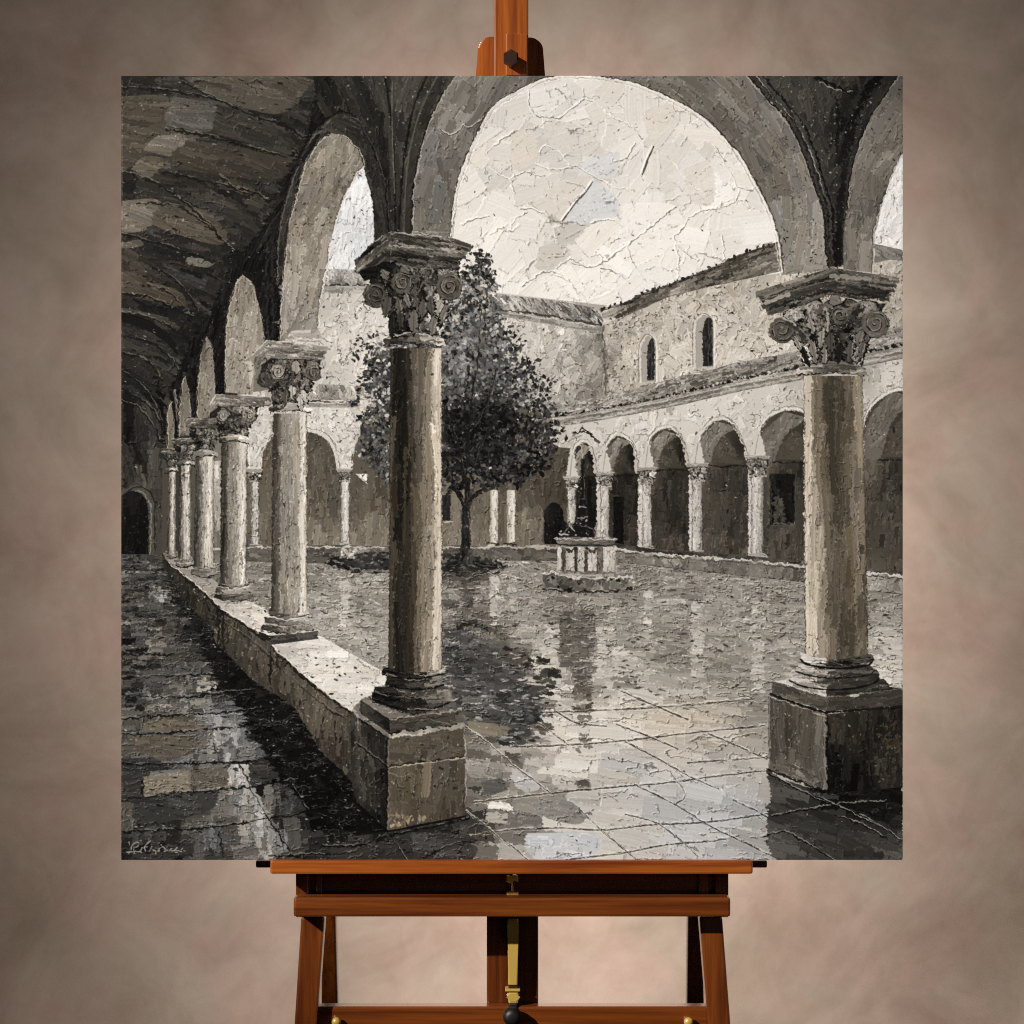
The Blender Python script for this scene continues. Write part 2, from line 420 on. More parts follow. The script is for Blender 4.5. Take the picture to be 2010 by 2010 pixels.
# right wing: upper wall, roofs, cornices
wallR = fill(poly([(1183, 636), (1248, 609), (1310, 582), (1400, 559), (1540, 535), (1700, 520), (1772, 505), (1772, 660), (1566, 700), (1442, 720), (1352, 736), (1269, 760), (1186, 778)]),
             [(1200, 650, 176), (1230, 700, 202), (1210, 750, 180), (1290, 620, 190), (1320, 700, 206), (1340, 600, 196), (1400, 580, 184), (1420, 640, 196), (1450, 690, 208),
              (1480, 560, 182), (1520, 600, 200), (1530, 680, 208), (1740, 560, 186), (1740, 620, 168), (1190, 700, 130)], 1.15)
strokes(wallR, 620, 95, 22, 11, 10, 40, 1, 4, 0.35, rim=1.2)
crinkle(wallR, 10, 9, 0.72, 0.8, 45, 0.6, 0.35); specks(wallR, 300, 2.5, 240, 40)
R = fill(poly([(1180, 606), (1228, 593), (1269, 574), (1331, 551), (1400, 524), (1452, 500), (1540, 470), (1540, 532), (1400, 561), (1310, 584), (1248, 611), (1186, 640)], 1.6),
         [(1190, 620, 175), (1230, 603, 100), (1300, 575, 95), (1400, 540, 92), (1500, 500, 100), (1520, 525, 130), (1330, 573, 140)], 1.1)
strokes(R, 230, -22, 34, 6, 22, 9, 1.2, 6)
c = cr([(1180, 606), (1228, 593), (1269, 574), (1331, 551), (1400, 524), (1452, 500), (1535, 472)])
for i in range(0, len(c) - 1):
    flecks(poly([(c[i][0] - 3, c[i][1] - 3), (c[i][0] + 3, c[i][1] - 3), (c[i][0] + 3, c[i][1] + 3), (c[i][0] - 3, c[i][1] + 3)]), 1, 24, 80, 4.6, 1.5)
line([(x, y + 3) for x, y in c], 4, 40, 0.8, 0.3); specks(R, 60, 2.4, 200, 14)
line([(1183, 640), (1186, 700), (1188, 780)], 3, 70, 0.7, 0.3); line([(1188, 690), (1190, 775)], 4, 110, .7, .3)
R = fill(poly([(1712, 478), (1740, 484), (1772, 492), (1772, 512), (1712, 506)], 1.5), 120, 0.6); strokes(R, 30, 14, 24, 5, 26, 10)
for (a, b, t_, bt, da, db) in ((1260, 1287, 657, 750, 1271, 1284), (1366, 1400, 616, 722, 1380, 1398)):
    m = (a + b) / 2
    o = cr([(a - 3, bt), (a - 3, t_ + 28), (a + 3, t_ + 10), (m, t_), (b - 1, t_ + 10), (b + 2, t_ + 28), (b + 2, bt)])
    fill(poly(o), 168, 0.9)
    dm = (da + db) / 2
    R = fill(poly(cr([(da, bt - 3), (da - 1, t_ + 34), (dm, t_ + 8), (db, t_ + 22), (db + 1, bt - 4)])), 44, 0.2)
    strokes(R, 22, 90, 26, 4, 16, 4, 1, 3, 0.2)
    line([(dm + 1, t_ + 14), (dm + 1, bt - 4)], 1.6, 95, 0.7, 0.2); line([(da - 8, t_ + 36), (db, t_ + 38)], 2.2, 60, .8, .3)
    line(o, 5.0, 226, 0.9, 0.08, 0.8); line([(x - 3, y - 1) for x, y in o], 2.0, 96, 0.7, 0.1)
    line([(a - 4, bt + 2), (b + 4, bt - 1)], 4, 196, .8, .3, .6); line([(a - 4, bt + 6), (b + 4, bt + 3)], 2, 84, .7, .4)
# lower roof of the right wing, then its cornice
up = [(1045, 790), (1130, 788), (1186, 777), (1269, 758), (1352, 734), (1400, 725), (1442, 712), (1566, 690), (1695, 655), (1772, 640)]
lo = [(1050, 818), (1100, 816), (1145, 810), (1269, 787), (1330, 774), (1380, 762), (1463, 743), (1566, 723), (1695, 694), (1772, 678)]
roof = fill(poly(up + lo[::-1], 1.5), [(1080, 800, 150), (1200, 790, 165), (1280, 770, 140), (1400, 740, 132), (1500, 715, 122), (1540, 700, 150), (1740, 665, 150)], 0.8)
strokes(roof, 460, -14, 22, 4.5, 26, 10, 1.2, 7); crinkle(roof, 6, 5, 0.5, 0.8, 51); specks(roof, 190, 2.4, 225, 20)
c = cr(lo, 12)
line([(x, y - 1) for x, y in c], 4, 60, 0.8, 0.3)
for i, (x, y) in enumerate(c):
    q = poly([(x - 4, y - 3), (x + 4, y - 4), (x + 4, y + 3), (x - 4, y + 4)]); flecks(q, 1, 14, 40, 5.5, 1.2); flecks(q, 1, 150, 215, 3.0, 1.4)
cor = fill(poly([(x, y + 2) for x, y in lo] + [(x, y + 19 + (x - 1050) * .008) for x, y in lo[::-1]], 1), 150, 0.8)
strokes(cor, 120, -13, 60, 5, 22, 4)
for o, l in ((5, 214), (9, 92), (15, 210), (20, 88)):
    line([(x, y + o + (x - 1050) * .006) for x, y in c], 2.2, l, 0.75, 0.35, 0.4 if l > 150 else 0)
arc = fill(poly([(x, y + 20 + (x - 1050) * .008) for x, y in lo] + [(1772, 1125), (1100, 1070), (1050, 1000), (1050, 840)], 1),
           [(1100, 870, 196), (1150, 840, 206), (1260, 830, 212), (1400, 790, 216), (1520, 770, 210), (1470, 840, 206), (1560, 750, 190), (1740, 740, 214), (1710, 730, 170)], 0.8)
strokes(arc, 420, lambda u, v: 80 + 30 * math.sin(u * .05), 20, 11, 9, 40, 1, 4, rim=1.2); crinkle(arc, 11, 8, 0.68, 0.8, 55, .5, .35); specks(arc, 240, 2.4, 245, 50)

# ---- arcades in the back ------------------------------------------------------
def opening(pts, reveal, dark, foot, split=0.45, tl=222):
    """pts: arch curve left springing -> apex -> right springing"""
    c = cr(pts)
    l, r = c[0], c[-1]
    bl, br = foot
    R = fill(poly(c + [br, bl]), [(l[0], l[1], reveal), ((l[0] + r[0]) / 2, l[1] - 25, reveal - 45), (r[0] - 6, r[1], dark + 6), (r[0] - 8, r[1] - 28, dark - 12), ((l[0] + r[0]) / 2 + 8, l[1] + 20, dark),
                                  (bl[0] + 5, bl[1] - 60, dark + 18), (br[0] - 5, br[1] - 60, dark + 4), (bl[0] + 5, bl[1] - 8, dark + 34), (br[0] - 8, br[1] - 10, dark + 24)], 1.3)
    w, hh = r[0] - l[0], l[1] - min(p[1] for p in c)
    q = cr([(l[0] + 1, l[1]), (l[0] + 1 + w * .1, l[1] - hh * .55), (l[0] + w * .42, l[1] - hh * .97)]) + cr([(l[0] + w * .80, l[1] - hh * .85), (l[0] + w * .45, l[1] - hh * .55), (l[0] + w * .27, l[1] + 2)])
    qq = fill(poly(q, 1), reveal, 1.0)
    strokes(qq, 18, 110, 26, 8, 10, 14, 1, 3)
    mid = l[0] + w * .6
    q2 = fill(poly([(mid - w * .28, l[1] - 4), (mid - w * .2, l[1] - hh * .4), (mid, l[1] - hh * .62), (mid + w * .25, l[1] - hh * .1), (mid + w * .3, l[1])], 2), dark + 26, 1.3, .8)
    strokes(q2, 8, 60, 16, 8, 6, 20)
    m = R.m.copy(); yy = int((l[1] - V0) * K) - R.y0
    m2 = Reg(R.x0, R.y0, m * (np.arange(m.shape[0])[:, None] > yy))
    strokes(m2, 70, 92, 36, 8, 9, 6, 1, 3, 0.5)
    crinkle(R, 9, 12, 0.3, 0.7, int(l[0]), .5, .22); flecks(R, 10, 14, 34, 4, 3, ang=90); flecks(R, 12, 110, 170, 1.8, 2)
    line([(l[0] + w * .25, l[1] + 2), (r[0], l[1] + 3)], 3, 16, 0.75, 0.3)
    line([(x - 1, y - 5) for x, y in c], 9, tl - 14, 0.9, 0.0, 0.5)
    line([(x - 2, y - 9) for x, y in c], 2.0, 105, 0.75, 0.4); line([(x - 1, y - 4) for x, y in c], 2.2, 236, 0.9, 0.3, 0.8); line([(x, y - 0.4) for x, y in c], 2.0, 70, .7, .3)
    return R


def small_col(u, w, vt, vb, P, capw, capt, seed=0, base=True):
    R = box(u - w / 2, vt, u + w / 2, vb, 0.7)
    prof(R, (u - w / 2, u - w / 2), (u + w / 2, u + w / 2), P, 0.7)
    strokes(R, int(4 + w * (vb - vt) / 90), 90, 30, 4, 9, 4, 1, 4)
    line([(u - w / 2, vt), (u - w / 2, vb)], 1.6, 60, 0.6, 0.3); line([(u + w / 2, vt), (u + w / 2, vb)], 1.6, 45, 0.7, 0.35)
    crinkle(R, 6, 9, 0.4, 0.6, 800 + int(u), .6, .3)
    fill(poly([(u - capw / 2, capt), (u + capw / 2, capt), (u + capw / 2 - 2, capt + 8), (u - capw / 2 + 2, capt + 8)], 1), 150, 0.6)
    bell(u, capw * 0.92, u, w * 1.1, capt + 8, vt, [(0, 120), (.5, 165), (1, 190)], 2, 4, 60)
    line([(u - capw / 2, capt + 1), (u + capw / 2, capt + 1)], 2.2, 205, .8, .3, .6); line([(u - capw / 2, capt + 8), (u + capw / 2, capt + 8)], 1.6, 36, .8, .3)
    line([(u - w * .62, vt), (u + w * .62, vt)], 3, 196, .8, .2, .6)
    if base:
        fill(poly([(u - w * .6, vb - 2), (u + w * .6, vb - 2), (u + w * 1.0, vb + 9), (u - w * .95, vb + 9)], 1), 176, 0.6)
        line([(u - w * .7, vb + 1), (u + w * .7, vb + 1)], 1.8, 60, .8, .4); line([(u - w * .9, vb + 7), (u + w * .9, vb + 8)], 2.4, 222, .8, .3, .6)


# hall behind the back arcade
hall = fill(poly([(440, 830), (520, 830), (1120, 880), (1120, 1080), (440, 1080)]),
            [(480, 900, 92), (560, 900, 100), (620, 900, 84), (640, 1000, 92), (720, 960, 88), (740, 1040, 118), (700, 920, 78), (830, 960, 110), (890, 1000, 118), (900, 1050, 122),
             (960, 1000, 96), (1040, 950, 84), (1050, 1030, 118), (1090, 960, 72), (640, 1060, 130), (480, 1050, 104)], 1.5)
strokes(hall, 500, 92, 40, 10, 9, 8, 1, 4, 0.5); crinkle(hall, 12, 12, 0.38, 0.8, 61, .5, .3); specks(hall, 160, 2.4, 190, 16)
sp = fill(poly([(575, 800), (720, 800), (720, 950), (692, 925), (692, 870), (688, 930), (664, 930)] + cr([(664, 925), (655, 885), (640, 862), (618, 850), (575, 846)]), 1.2),
          [(600, 815, 206), (660, 830, 214), (700, 850, 200), (680, 910, 210)], 0.8)
strokes(sp, 90, 70, 20, 10, 9, 40, 1, 4, rim=1.2); crinkle(sp, 9, 8, .5, .8, 63); specks(sp, 60, 2.4, 240, 50)
c = cr([(575, 842), (618, 847), (642, 860), (657, 885), (665, 925)]); line(c, 7, 212, .9, 0, .5); line([(x - 3, y + 4) for x, y in c], 2, 60, .7, .3); line([(x + 3, y - 4) for x, y in c], 1.8, 95, .7, .4)
fill(poly(cr([(692, 930), (696, 880), (712, 850), (740, 838)]) + [(760, 930)]), 92, 1.4)
small_col(677, 16, 944, 1068, [(0, 130), (.3, 190), (.7, 226), (1, 190)], 28, 920)
sp = fill(poly([(484, 800), (536, 800), (536, 850), (516, 880), (508, 940), (488, 940), (486, 900), (478, 860)], 1.2), [(500, 820, 196), (530, 815, 206), (498, 900, 205)], .8)
strokes(sp, 40, 70, 18, 9, 10, 40, 1, 4, rim=1.2); crinkle(sp, 8, 8, .5, .8, 65); line(cr([(480, 862), (487, 890), (491, 935)]), 3, 225, .9, .2, .6); line(cr([(536, 852), (518, 880), (508, 935)]), 3, 214, .9, .2, .6); line(cr([(540, 858), (522, 884), (513, 935)]), 2, 70, .8, .2)
small_col(500, 15, 946, 1070, [(0, 120), (.4, 170), (.8, 220), (1, 190)], 30, 920)
for u in (969, 1003):
    R = box(u - 8, 962, u + 8, 1066); prof(R, (u - 8, u - 8), (u + 8, u + 8), [(0, 130), (.3, 205), (.8, 228), (1, 190)], 1.2); strokes(R, 14, 90, 30, 5, 8, 4)
    crinkle(R, 6, 9, .4, .6, 900 + u); line([(u - 12, 1067), (u + 10, 1067)], 4, 30, .8, .2); line([(u - 14, 1074), (u + 14, 1075)], 6, 206, .8, .3, .5)
R = fill(box(868, 972, 884, 1022), 38, 0.2); strokes(R, 8, 90, 24, 4, 12, 4); line([(868, 1024), (888, 1024)], 3, 200, .8, .3, .5)
d = cr([(1068, 1068), (1068, 1010), (1076, 992), (1087, 986), (1098, 992), (1106, 1012), (1106, 1068)])
line([(x, y - 5) for x, y in d], 7, 78, .8, .2); R = fill(poly(d), [(1075, 1020, 30), (1095, 1030, 10)], .2); strokes(R, 18, 90, 26, 5, 7, 5, 1, 3); flecks(R, 14, 60, 110, 2, 1.5)
# right arcade
opening([(1124, 935), (1124, 895), (1132, 878), (1150, 870), (1164, 885), (1171, 930)], 128, 24, ((1124, 1075), (1171, 1075)))
opening([(1183, 930), (1186, 893), (1198, 866), (1215, 856), (1234, 866), (1248, 888), (1252, 930)], 128, 34, ((1183, 1075), (1252, 1080)))
opening([(1264, 920), (1268, 888), (1282, 856), (1306, 842), (1330, 852), (1347, 884), (1352, 915)], 126, 44, ((1264, 1082), (1352, 1090)))
opening([(1364, 912), (1368, 880), (1386, 842), (1415, 825), (1440, 836), (1462, 875), (1468, 905)], 122, 56, ((1364, 1092), (1468, 1098)))
opening([(1483, 905), (1486, 860), (1508, 822), (1552, 806), (1590, 820), (1612, 860), (1618, 900)], 112, 56, ((1483, 1098), (1618, 1112)))
opening([(1690, 900), (1693, 850), (1708, 803), (1745, 774), (1772, 768), (1800, 775), (1830, 900)], 108, 56, ((1690, 1122), (1830, 1132)))
R = fill(box(1204, 975, 1224, 1068), 12, .2); strokes(R, 10, 90, 26, 5, 6, 4)
R = fill(box(1511, 930, 1560, 1030), 20, .4); strokes(R, 40, 92, 26, 6, 14, 8, 1, 5); q = fill(poly([(1520, 975), (1532, 972), (1540, 1000), (1538, 1024), (1518, 1024)], 2), 66, 1); strokes(q, 10, 95, 20, 6, 12, 10); line([(1516, 1028), (1556, 1028)], 4, 110, .8, .3, .5)
line([(1512, 930), (1512, 1032), (1560, 1032), (1560, 930)], 3, 88, .6, .4); fill(poly([(1500, 930), (1506, 930), (1506, 1032), (1500, 1034)]), 70, 1, .7)
for u, w, vt, vb, cw, ct in ((1122, 16, 957, 1045, 32, 934), (1187, 17, 954, 1056, 37, 926), (1270, 18, 950, 1073, 42, 917), (1368, 20, 942, 1082, 45, 909), (1486, 24, 934, 1088, 48, 894)):
    fill(poly(cr([(u - w * .72, ct + 2), (u - w * .6, ct - 14), (u - w * .1, ct - 52)]) + cr([(u + w * .1, ct - 52), (u + w * .6, ct - 14), (u + w * .72, ct + 2)]), 1.2), 206, .8); line([(u + w * .1, ct - 40), (u - w * .1, ct - 14), (u - w * .2, ct)], 2, 130, .6, .1)
    small_col(u, w, vt, vb, [(0, 150), (.25, 216), (.5, 190), (.8, 176), (1, 110)], cw, ct)
# low walls
R = fill(poly([(440, 1070), (620, 1070), (1210, 1072), (1210, 1100), (620, 1106), (440, 1100)], 1.4), [(500, 1090, 95), (640, 1085, 92), (720, 1085, 110), (900, 1085, 88), (1000, 1090, 100), (1150, 1090, 84)], .9)
strokes(R, 190, 2, 30, 9, 14, 10, 1, 4); crinkle(R, 10, 6, .5, .7, 71); line([(440, 1073), (700, 1074), (860, 1074), (1000, 1074), (1200, 1074)], 4, 205, .85, .45, .7, None, 20); line([(440, 1104), (620, 1106), (1000, 1100), (1200, 1101)], 3, 36, .8, .35)
tw = [(1200, 1074), (1269, 1086), (1330, 1091), (1400, 1095), (1460, 1100), (1577, 1111), (1699, 1124), (1772, 1131)]
bw = [(1200, 1104), (1269, 1110), (1330, 1117), (1400, 1124), (1460, 1131), (1577, 1143), (1699, 1158), (1772, 1168)]
R = fill(poly([(x, y - 10) for x, y in tw] + tw[::-1]), 80, .8); strokes(R, 90, 7, 30, 5, 20, 5)
R = fill(poly(tw + bw[::-1], 1.2), [(1220, 1090, 118), (1300, 1100, 130), (1400, 1108, 112), (1500, 1120, 122), (1560, 1128, 112), (1720, 1140, 160), (1765, 1150, 140)], .8)
strokes(R, 190, 60, 22, 12, 13, 40, 1, 4); crinkle(R, 10, 7, .55, .8, 73)
line(tw, 5, 216, .9, .3, .9, None, 12); line([(x, y + 5) for x, y in tw], 2.4, 42, .8, .35); line(bw, 3.4, 34, .8, .3)
for u in (1270, 1368, 1486):
    fill(poly([(u - 16, 1085 + (u - 1270) * .08), (u + 12, 1085 + (u - 1270) * .08), (u + 12, 1114 + (u - 1270) * .1), (u - 16, 1114 + (u - 1270) * .1)]), 138, .7, .6)
# ---- wet courtyard floor --------------------------------------------------------
floor = poly([(330, 1098), (620, 1106), (1000, 1100), (1200, 1103)] + bw[1:] + [(1772, 1688), (640, 1688), (640, 1400), (330, 1120)], 1)
FS = [(560, 1150, 139), (620, 1130, 134), (660, 1180, 164), (640, 1240, 165), (720, 1260, 164), (700, 1180, 154), (450, 1110, 110), (500, 1130, 134),
      (900, 1120, 105), (900, 1180, 144), (940, 1230, 124), (900, 1300, 100), (930, 1350, 70), (980, 1380, 65), (1000, 1300, 85), (1020, 1200, 154), (1000, 1140, 149), (1050, 1250, 170),
      (1075, 1300, 204), (1085, 1350, 208), (1060, 1420, 214), (1040, 1480, 185), (980, 1450, 85), (930, 1450, 95), (1100, 1200, 134), (1120, 1250, 126), (1140, 1330, 140), (1200, 1300, 200), (1200, 1380, 204),
      (1230, 1440, 220), (1150, 1440, 224), (1110, 1500, 220), (1300, 1420, 206), (1340, 1380, 185), (1250, 1240, 149), (1300, 1200, 154), (1330, 1280, 149), (1430, 1250, 159), (1420, 1330, 145), (1450, 1180, 154),
      (1350, 1150, 144), (1250, 1140, 134), (1530, 1200, 149), (1540, 1290, 159), (1470, 1390, 150), (1480, 1440, 165), (1400, 1430, 186), (1440, 1490, 180), (1370, 1480, 196), (1300, 1500, 204), (1240, 1520, 192),
      (1330, 1570, 186), (1420, 1550, 194), (1480, 1540, 186), (1300, 1610, 200), (1220, 1590, 204), (1160, 1630, 204), (1100, 1650, 214), (1050, 1600, 160), (1000, 1560, 140), (960, 1520, 120), (930, 1520, 130),
      (950, 1600, 75), (900, 1630, 60), (860, 1650, 52), (1000, 1630, 100), (1010, 1660, 170), (1080, 1570, 150), (1400, 1640, 194), (1480, 1620, 180), (1740, 1200, 159), (1740, 1260, 190), (1750, 1310, 212), (1720, 1180, 134),
      (1560, 1560, 180), (1700, 1450, 180), (880, 1400, 90), (880, 1480, 110)]
ff = np.clip(idw(floor, FS, 1.9), 20, 235)
put(floor, ff, 1, 0.85, 0)
u, v = floor.uv()
cool = np.clip((v - 1500) / 60, 0, 1) * np.clip((u - 1230) / 40, 0, 1) * np.clip((1520 - u) / 30, 0, 1)
Wm[floor.sl] -= cool * .9 * floor.m
Wm[floor.sl] += np.exp(-((u - 1320) / 110) ** 2 - ((v - 1420) / 45) ** 2) * 0.9 * floor.m
def band(R, v0, v1):
    return Reg(R.x0, R.y0, R.m * ((v >= v0) & (v < v1)))
for v0, v1, n, ln, wd in ((1095, 1150, 700, 18, 4), (1150, 1230, 800, 34, 7), (1230, 1320, 640, 42, 10), (1320, 1420, 420, 54, 15), (1420, 1540, 380, 70, 22), (1540, 1690, 300, 90, 32)):
    b = band(floor, v0, v1)
    strokes(b, n, lambda a, c: 2 + (c - 1100) * .016, ln, wd, 11 if v0 < 1400 else 6, 5, 1.0, 4 if v0 < 1400 else 2.4, 0.25, rim=1.2)
# mirrored columns, well and tree in the wet stone
def glint(u0, u1, v0, v1, l, n, ln=None, jit=17, warm=.7):
    q = Reg(0, 0, np.zeros((1, 1), F)) if False else box(u0, v0, u1, v1, 2.0)
    strokes(q, n, 2, ln or (u1 - u0) * 1.0, 9, jit, 4, 1, 4, 0.2, src=np.full(q.m.shape, l, F), rim=1.3)
glint(668, 688, 1140, 1240, 189, 40); glint(962, 980, 1130, 1245, 188, 40); glint(998, 1012, 1130, 1200, 170, 16); glint(1262, 1281, 1160, 1262, 180, 40); glint(1358, 1381, 1180, 1330, 184, 60); glint(1476, 1500, 1180, 1360, 176, 66)
glint(1172, 1202, 1230, 1310, 192, 40); glint(1196, 1210, 1190, 1216, 174, 8); glint(700, 714, 1160, 1210, 132, 14); glint(1290, 1345, 1175, 1186, 190, 12, 40); glint(1070, 1098, 1225, 1300, 194, 30)
glint(1098, 1168, 1200, 1310, 106, 90, 26, 14); glint(1126, 1162, 1300, 1400, 106, 44, 22, 16); glint(1134, 1164, 1400, 1480, 120, 7, 24, 14); glint(1130, 1172, 1505, 1600, 112, 6, 30, 10); glint(1284, 1352, 1230, 1300, 136, 40, 30, 9)
glint(1200, 1250, 1325, 1352, 140, 4, 40, 6); glint(905, 928, 1120, 1200, 80, 40, 20, 14); glint(860, 960, 1112, 1140, 86, 46, 30, 14)
tr = poly(cr([(868, 1230), (930, 1240), (985, 1290), (1015, 1320), (1032, 1340), (1068, 1352), (1058, 1380), (1064, 1400), (1052, 1425), (1040, 1445), (1010, 1470), (960, 1440), (905, 1395), (868, 1390)]), 6)
strokes(tr, 330, 4, 34, 11, 15, 6, 1, 5, 0.2, src=np.full(tr.m.shape, 72, F), al=.85, rim=1.3)
Wm[tr.sl] -= tr.m * .6
tr2 = poly(cr([(868, 1150), (930, 1150), (1000, 1250), (1060, 1320), (1090, 1390), (1050, 1470), (960, 1460), (868, 1420)]), 6); strokes(tr2, 90, 3, 40, 8, 22, 5, 1, 5, 0.2, src=np.full(tr2.m.shape, 92, F), al=.7, rim=1.2)
flecks(poly([(985, 1270), (1090, 1300), (1090, 1420), (1050, 1480), (985, 1440)]), 80, 40, 90, 7, 2.6, ang=5); flecks(tr, 90, 90, 190, 3.2, 3.2, ang=6)
R = poly([(872, 1440), (1000, 1440), (1070, 1480), (1040, 1540), (1000, 1600), (1010, 1640), (910, 1600), (900, 1480)], 4)
strokes(R, 60, 6, 46, 14, 26, 8, 1, 4, rim=1.2)
for p, l, w in (([(918, 1415), (995, 1425), (985, 1445), (930, 1440)], 128, 1.6), ([(920, 1490), (985, 1500), (975, 1520), (922, 1525)], 150, .8), ([(1008, 1505), (1045, 1520), (1060, 1545), (1030, 1555), (1005, 1530)], 190, .3), ([(945, 1535), (985, 1528), (990, 1550), (955, 1560)], 96, .3),
                ([(1000, 1590), (1050, 1598), (1065, 1612), (1050, 1625), (1000, 1620)], 118, .6), ([(1040, 1570), (1110, 1570), (1150, 1600), (1130, 1618), (1060, 1600)], 142, .5), ([(1035, 1635), (1160, 1635), (1180, 1660), (1150, 1688), (1060, 1688), (1030, 1660)], 205, -.4)):
    q = fill(poly(cr(p + [p[0]], 4), 1.5), l, w); strokes(q, 12, 8, 50, 14, 5, 6, 1, 3, .1, rim=1)
crinkle(band(floor, 1095, 1250), 14, 4, .9, 1, 81, .6, .6); crinkle(band(floor, 1250, 1420), 20, 6, .9, 1, 84, .6, .6); crinkle(band(floor, 1420, 1690), 44, 14, .7, .9, 87, .55, .6); crinkle(band(floor, 1420, 1690), 18, 8, .2, .7, 88, .5, .5)
flecks(band(floor, 1100, 1400), 420, 14, 60, 2.6, 2.2, ang=4); flecks(band(floor, 1100, 1400), 560, 190, 240, 2.4, 5.5, 1.4, ang=4); flecks(band(floor, 1100, 1400), 300, 60, 98, 2.6, 4, .2, ang=4)
flecks(band(floor, 1400, 1690), 90, 14, 60, 3, 1.6); flecks(band(floor, 1400, 1690), 110, 215, 245, 2.6, 2.2, 1.4, ang=20)
# joints of the paving
JL = [[(1062, 1398), (1124, 1396), (1242, 1391), (1331, 1385), (1480, 1372)], [(1005, 1466), (1116, 1462), (1221, 1454), (1352, 1439), (1500, 1424)], [(930, 1575), (1041, 1561), (1178, 1547), (1310, 1536), (1400, 1524), (1504, 1512)],
      [(920, 1640), (1000, 1629), (1099, 1625), (1180, 1629), (1275, 1619), (1390, 1613), (1515, 1596), (1572, 1590), (1650, 1578)], [(1112, 1687), (1228, 1673), (1306, 1658), (1400, 1650), (1450, 1640)], [(1350, 1497), (1450, 1490), (1505, 1486)],
      [(1012, 1505), (1046, 1530), (1083, 1557)], [(1211, 1422), (1273, 1445), (1330, 1470)], [(1219, 1356), (1290, 1387), (1350, 1412)], [(1228, 1456), (1290, 1488), (1354, 1524), (1410, 1548)], [(1246, 1540), (1327, 1580), (1393, 1621), (1463, 1654), (1525, 1685)],
      [(1180, 1629), (1228, 1669), (1250, 1688)], [(1228, 1598), (1288, 1615), (1339, 1652), (1370, 1680)], [(1000, 1656), (1037, 1688)], [(1490, 1605), (1539, 1629), (1597, 1663), (1650, 1690)], [(1140, 1590), (1180, 1629)], [(915, 1590), (1000, 1660)], [(905, 1420), (960, 1460), (1012, 1505)],
      [(1060, 1420), (1116, 1462)], [(1390, 1440), (1450, 1465), (1505, 1490)], [(1320, 1520), (1345, 1560), (1325, 1578)], [(1090, 1395), (1130, 1418), (1190, 1425)], [(1440, 1570), (1500, 1600), (1530, 1628)]]
for j in JL:
    c = cr(j)
    line([(x, y) for x, y in c], 3.4, 58, .8, .12, -.6, None, 22); line([(x - .5, y - 2.6) for x, y in c], 2.4, 236, .7, .35, 1.1); line([(x + .5, y + 2.6) for x, y in c], 1.6, 232, .5, .5, .6)
# shade on the floor under the right pedestal
sh = poly([(1505, 1508), (1530, 1530), (1620, 1552), (1772, 1540), (1772, 1688), (1520, 1688), (1503, 1650), (1506, 1600), (1512, 1560)], 2)
fill(sh, [(1530, 1560, 74), (1600, 1570, 62), (1560, 1610, 64), (1620, 1630, 62), (1700, 1640, 58), (1740, 1600, 40), (1700, 1570, 12), (1640, 1560, 14), (1760, 1560, 10), (1530, 1650, 84), (1600, 1680, 70), (1760, 1680, 88)], .5)
strokes(sh, 170, 14, 60, 16, 7, 8, 1, 4, .2); crinkle(sh, 24, 12, .4, .8, 91, .5, .3); specks(sh, 80, 2.4, 175, 8)
for j in ([(1510, 1520), (1560, 1545), (1620, 1575), (1690, 1600), (1772, 1650)], [(1540, 1629), (1597, 1663), (1640, 1690)], [(1515, 1600), (1575, 1590), (1650, 1578), (1740, 1572)], [(1600, 1560), (1660, 1590), (1720, 1620)], [(1640, 1600), (1700, 1622), (1740, 1645)], [(1500, 1640), (1540, 1630)]):
    c = cr(j); line(c, 3.4, 14, .85, .2); line([(x, y - 2.4) for x, y in c], 2, 165, .8, .55, 1)
# planting bed below the tree
bed = poly(cr([(636, 1106), (660, 1094), (740, 1084), (860, 1086), (960, 1096), (988, 1112), (960, 1120), (860, 1122), (760, 1122), (690, 1120), (650, 1112)]), 2.5)
fill(bed, [(650, 1105, 30), (700, 1100, 56), (800, 1110, 46), (920, 1108, 40), (980, 1112, 60)], .5); flecks(bed, 300, 24, 124, 4, 2, ang=0); flecks(bed, 60, 130, 210, 2.6, 2)
line([(640, 1103), (680, 1112), (690, 1118), (765, 1120)], 4, 150, .8, .4, .7); line([(650, 1104), (684, 1116)], 7, 12, .85, .1); line([(690, 1124), (980, 1124)], 4, 26, .8, .4)
flecks(box(668, 1078, 700, 1096), 40, 120, 230, 4, 1.4)
# the well
R = fill(poly([(1064, 1128), (1100, 1122), (1200, 1126), (1240, 1132), (1242, 1152), (1200, 1158), (1120, 1160), (1068, 1150)], 1.4), [(1080, 1140, 88), (1130, 1145, 98), (1180, 1148, 118), (1230, 1145, 104)], .8)
strokes(R, 60, 80, 16, 12, 22, 30, 1, 4); flecks(R, 10, 14, 40, 6, 1.4); line([(1064, 1126), (1090, 1124), (1130, 1134), (1190, 1134), (1240, 1132)], 4.5, 220, .85, .3, .9); line([(1066, 1154), (1120, 1162), (1200, 1160), (1242, 1154)], 4, 28, .85, .3); crinkle(R, 8, 8, .5, .8, 95)
R = fill(poly([(1093, 1070), (1208, 1070), (1207, 1122), (1205, 1132), (1098, 1130), (1095, 1120)], .8), 150, .8)
for a, b, l in ((1094, 1102, 205), (1103, 1109, 70), (1110, 1128, 192), (1128, 1134, 60), (1134, 1147, 190), (1147, 1153, 84), (1153, 1172, 200), (1172, 1184, 110), (1184, 1197, 205), (1198, 1207, 190)):
    q = fill(box(a, 1074, b, 1122, .8), l, .9); strokes(q, 5, 90, 26, 6, 10, 8)
